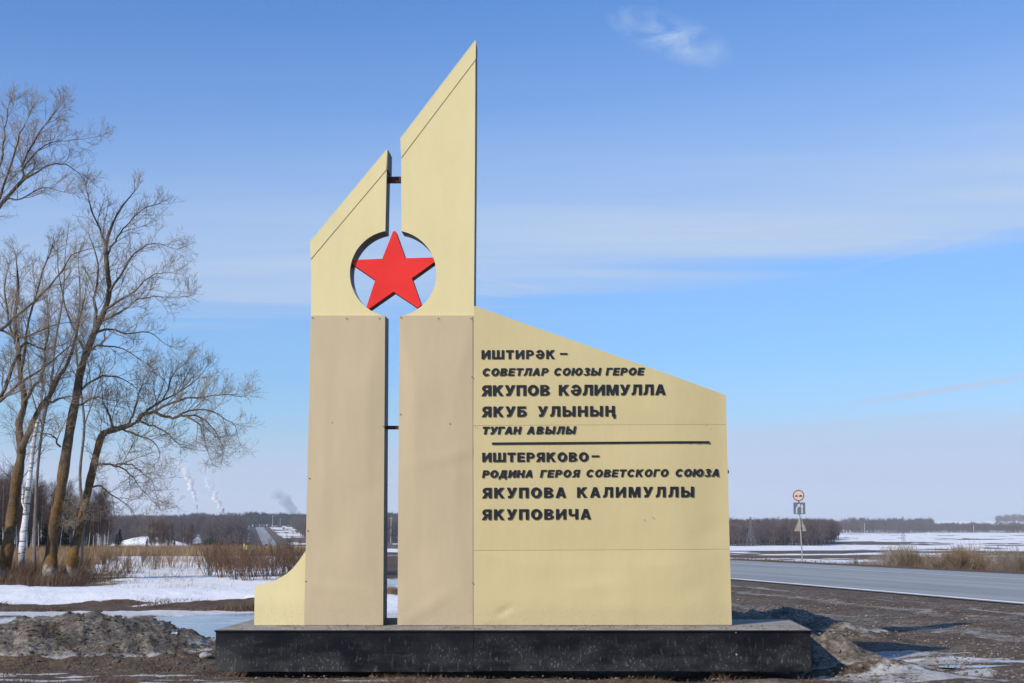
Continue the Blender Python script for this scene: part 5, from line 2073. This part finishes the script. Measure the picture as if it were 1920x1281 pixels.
def plume(path, D, radii, col, dens, label, seed, puffs=46):
    """a drifting column of smoke built of many overlapping puffs"""
    rg_ = np.random.default_rng(seed)
    P = np.array([at(px, py, D) for px, py in path])
    R = np.array(radii) * D / F
    q, r = smooth_path(P, R, 8)
    base = q[0].copy()
    bm0 = bmesh.new()
    bmesh.ops.create_icosphere(bm0, subdivisions=2, radius=1)
    V0 = np.array([v.co[:] for v in bm0.verts])
    T0 = np.array([[v.index for v in f.verts] for f in bm0.faces])
    bm0.free()
    mb = MB()
    for k in range(puffs):
        i = min(len(q) - 1, int(len(q) * ((k + rg_.random()) / puffs)))
        rr = r[i] * rg_.uniform(0.45, 0.95)
        c = q[i] - base + rg_.normal(size=3) * r[i] * 0.38
        V = V0 * (1 + 0.16 * np.sin(V0[:, [1, 2, 0]] * 4 + k)) * rr * rg_.uniform(0.8, 1.25, 3)
        mb.add(V + c, tris=T0)
    o = mb.build('smoke_plume', smoke_mat('droplets', col, dens, (q[-1] - base)[2]), smooth=True)
    o.location = base
    tag(o, label, 'smoke')
    return o


plume([(369.3, 944.5), (366, 935), (362, 924), (358.5, 911), (354.5, 898), (350, 886), (344, 876), (336, 868)], 6200, [1.2, 4, 5, 6, 6.5, 7.5, 8.5, 8], (0.93, 0.91, 0.88), 1.0,
      'bright white smoke leaning left above the thin chimney', 1)
plume([(418, 952.5), (413, 947), (409, 941), (404, 931), (399, 918), (393, 908), (384, 899)], 5000, [1.5, 4, 4.5, 5, 6, 7.5, 8], (0.90, 0.88, 0.87), 0.75,
      'pale smoke leaning left above the striped chimney', 2)
plume([(562, 967), (550, 956), (540, 945), (530, 934), (516, 922)], 6500, [4, 8, 10, 12, 9], (0.34, 0.40, 0.52), 0.40,
      'faint grey smoke drifting just left of the beige pillar', 3)


# ------------------------------------------------------------------ houses and cars by the far road
def house(px, D, py, w, d, h, label, rz, roofcol='roof_grey'):
    p0 = at(px, py, D)
    z = surf(p0[0], p0[1])
    root = empty('house', (p0[0], p0[1], z), rz)
    tag(root, label, 'house')
    mb = MB()
    mb.box(-w / 2, -d / 2, -1.0, w / 2, d / 2, h)
    mb.build('wall', M['wall_white'], root)
    mb = MB()
    ov = 0.4
    v = [(-w / 2 - ov, -d / 2 - ov, h), (w / 2 + ov, -d / 2 - ov, h), (w / 2 + ov, d / 2 + ov, h), (-w / 2 - ov, d / 2 + ov, h), (-w / 2 - ov, 0, h + d * 0.35), (w / 2 + ov, 0, h + d * 0.35)]
    mb.add(v, tris=[(0, 4, 3), (1, 2, 5)], quads=[(0, 1, 5, 4), (2, 3, 4, 5), (0, 3, 2, 1)])
    mb.build('roof', M[roofcol], root)
    for k in (-1, 1):
        mb = MB()
        mb.box(k * w * 0.25 - 0.6, -d / 2 - 0.03, h * 0.35, k * w * 0.25 + 0.6, -d / 2 + 0.05, h * 0.75)
        mb.build('window', M['glass_dark'], root)


house(543, 1480, 986, 9, 5, 2.6, 'long pale low house with a snowy roof near the top of the far road', 0.1)
house(533, 1520, 983, 3.5, 3.5, 3.6, 'small pale cube shaped house beside the lamp posts', 0.0)
house(553, 1400, 988, 6, 4, 2.4, 'low pale house nearest the beige pillar', -0.2)


def far_car(q, Y, mat, label):
    x = float(road_x(Y)) + q
    z = float(np.interp(Y, LEFT_Y, LEFT_Z)) + 0.12
    root = empty('car', (x, Y, z), 0.2)
    tag(root, label, 'car')
    mb = MB()
    side = [(-2.1, .35), (2.1, .35), (2.15, .8), (1.3, .95), (.7, 1.45), (-1.2, 1.48), (-1.9, .98), (-2.15, .85)]
    v = [(-0.85, a, b) for a, b in side] + [(0.85, a, b) for a, b in side]
    n_ = len(side)
    mb.add(v, quads=[(i, i + n_, (i + 1) % n_ + n_, (i + 1) % n_) for i in range(n_)], ngons=[list(range(n_))[::-1], [i + n_ for i in range(n_)]])
    mb.build('body', mat, root)
    for sx_ in (-0.8, 0.8):
        for sy in (-1.3, 1.3):
            mb = MB()
            mb.tube([(sx_ - 0.1, sy, .32), (sx_ + 0.1, sy, .32)], [.32, .32], 12)
            mb.build('wheel', M['tyre'], root)


far_car(-3.0, 880, M['dark_car'] if 'dark_car' in M else M['glass_dark'], 'tiny dark car low on the far road')
far_car(3.2, 1330, M['wall_white'], 'tiny pale car high on the far road')


# ------------------------------------------------------------------ stones, gravel and litter in the foreground
def gravel(n, px, D, s0, s1, seed, label, mat, clump=0.0, rule=None):
    rg_ = np.random.default_rng(seed)
    p = rg_.uniform(px[0], px[1], n)
    Y = D[0] * (D[1] / D[0]) ** rg_.random(n)
    X = (p - 960) / F * Y
    a = X * ca - (Y - MY) * sa
    b = X * sa + (Y - MY) * ca
    ok = ~((np.abs(a) < 3.65) & (b > PF - 0.1) & (b < PB + 0.1))
    q = (X - road_x(Y)) * 0.977
    ok &= np.abs(q) > 7.4
    if clump:
        ok &= fbm(X, Y, 0.8, 3, seed + 9) > clump
    if rule is not None:
        ok &= rule(X, Y, p)
    X, Y = X[ok], Y[ok]
    s = s0 + (s1 - s0) * rg_.random(len(X)) ** 6
    Z = surf_many(X, Y) + s * 0.15
    V, T = stone_field(np.stack((X, Y, Z), -1), s, 0.65, seed)
    mb = MB()
    mb.add(V, tris=T)
    return tag(mb.build('gravel', mat), label, 'gravel', kind='stuff')


gravel(9000, (1375, 1990), (14.4, 36), 0.005, 0.030, 61, 'tan pebbles strewn over the mud between the plinth and the road', M['stone'], 0.42)
gravel(3500, (-40, 1400), (14.4, 16.4), 0.004, 0.018, 62, 'small stones in the mud along the front of the plinth', M['stone'], 0.46)
gravel(4200, (-60, 420), (16.4, 22), 0.008, 0.035, 63, 'sand and stones melted out on the dirty snow heap at left', M['dark_stone'], 0.42)


def boulder(px, py, r, mat, label, seed, sq=0.6):
    g = gnd(px, py)
    bm = bmesh.new()
    bmesh.ops.create_icosphere(bm, subdivisions=3, radius=1)
    rg_ = np.random.default_rng(seed)
    ph = rg_.uniform(0, 6, 6)
    for v_ in bm.verts:
        c = v_.co
        k_ = 1 + 0.16 * math.sin(3 * c.x + ph[0]) + 0.12 * math.sin(4 * c.y + ph[1]) + 0.1 * math.sin(5 * c.z + ph[2]) + 0.05 * math.sin(9 * c.x + 7 * c.y + ph[3])
        v_.co = Vector((c.x * r * k_ * 1.25, c.y * r * k_, c.z * r * k_ * sq))
    me = bpy.data.meshes.new('rock')
    bm.to_mesh(me)
    bm.free()
    me.materials.append(mat)
    for p in me.polygons:
        p.use_smooth = True
    o = bpy.data.objects.new('rock', me)
    COL.objects.link(o)
    o.location = (g[0], g[1], surf(g[0], g[1]) + r * 0.25)
    tag(o, label, 'rock')


boulder(386, 1243, 0.065, M['pale_stone'], 'pale rounded rock on the mud just left of the black plinth', 1, 0.8)
boulder(107, 1240, 0.09, M['dark_stone'], 'dark grey rock in the mud at lower left, before the heap', 2)
boulder(348, 1206, 0.075, M['dark_stone'], 'dark rock half sunk in the dirty snow heap near the plinth', 3)
boulder(1446, 1278, 0.03, M['pale_stone'], 'small pale rock at the bottom edge before the right end of the plinth', 4)



def scrap(px, py, w, mat, label, seed):
    """a crumpled bit of rubbish"""
    g = gnd(px, py)
    rg_ = np.random.default_rng(seed)
    n_ = 5
    V, Q = [], []
    for lay in (0, 1):
        for i in range(n_):
            for j in range(n_):
                V.append(((i / 4 - .5) * w * 1.4, (j / 4 - .5) * w, 0.004 * lay))
    V = np.array(V)
    bump_ = rg_.normal(0, w * 0.13, (n_ * n_, 3))
    V[:n_ * n_] += bump_
    V[n_ * n_:] += bump_
    for i in range(n_ - 1):
        for j in range(n_ - 1):
            a = i * n_ + j
            Q.append((a, a + 1, a + n_ + 1, a + n_))
            b_ = a + n_ * n_
            Q.append((b_, b_ + n_, b_ + n_ + 1, b_ + 1))
    mb_ = MB()
    mb_.add(V, quads=Q)
    o = mb_.build('litter', mat)
    o.location = (g[0], g[1], surf(g[0], g[1]) + w * 0.28)
    o.rotation_euler = (0.5, 0.15, rg_.uniform(0, 3))
    tag(o, label, 'litter')


M['litter_white'] = mat_plain('white_plastic_scrap', (0.75, 0.73, 0.68), 0.5, 0.1, 20)
M['litter_blue'] = mat_plain('blue_plastic_scrap', (0.22, 0.30, 0.38), 0.4, 0.2, 20)
scrap(240, 1205, 0.045, M['litter_white'], 'scrap of white plastic on the dirty snow heap at left', 1)
scrap(327, 1222, 0.075, M['litter_blue'], 'crumpled scrap of bluish plastic on the right flank of the dirty snow heap', 2)

# ------------------------------------------------------------------ haze over the wide valley
hm = bpy.data.materials.new('thin_haze')
hm.use_nodes = True
hm.node_tree.nodes.clear()
_o = hm.node_tree.nodes.new('ShaderNodeOutputMaterial')
_v = hm.node_tree.nodes.new('ShaderNodeVolumePrincipled')
_v.inputs['Color'].default_value = (0.98, 0.96, 0.92, 1)
_v.inputs['Density'].default_value = 0.00013
_v.inputs['Anisotropy'].default_value = 0.2
hm.node_tree.links.new(_v.outputs[0], _o.inputs['Volume'])
mb = MB()
mb.box(-11800, -11800, -78, 11800, 11800, 262)
tag(mb.build('haze', hm), 'thin pale blue haze lying over the whole valley', 'haze', kind='stuff')
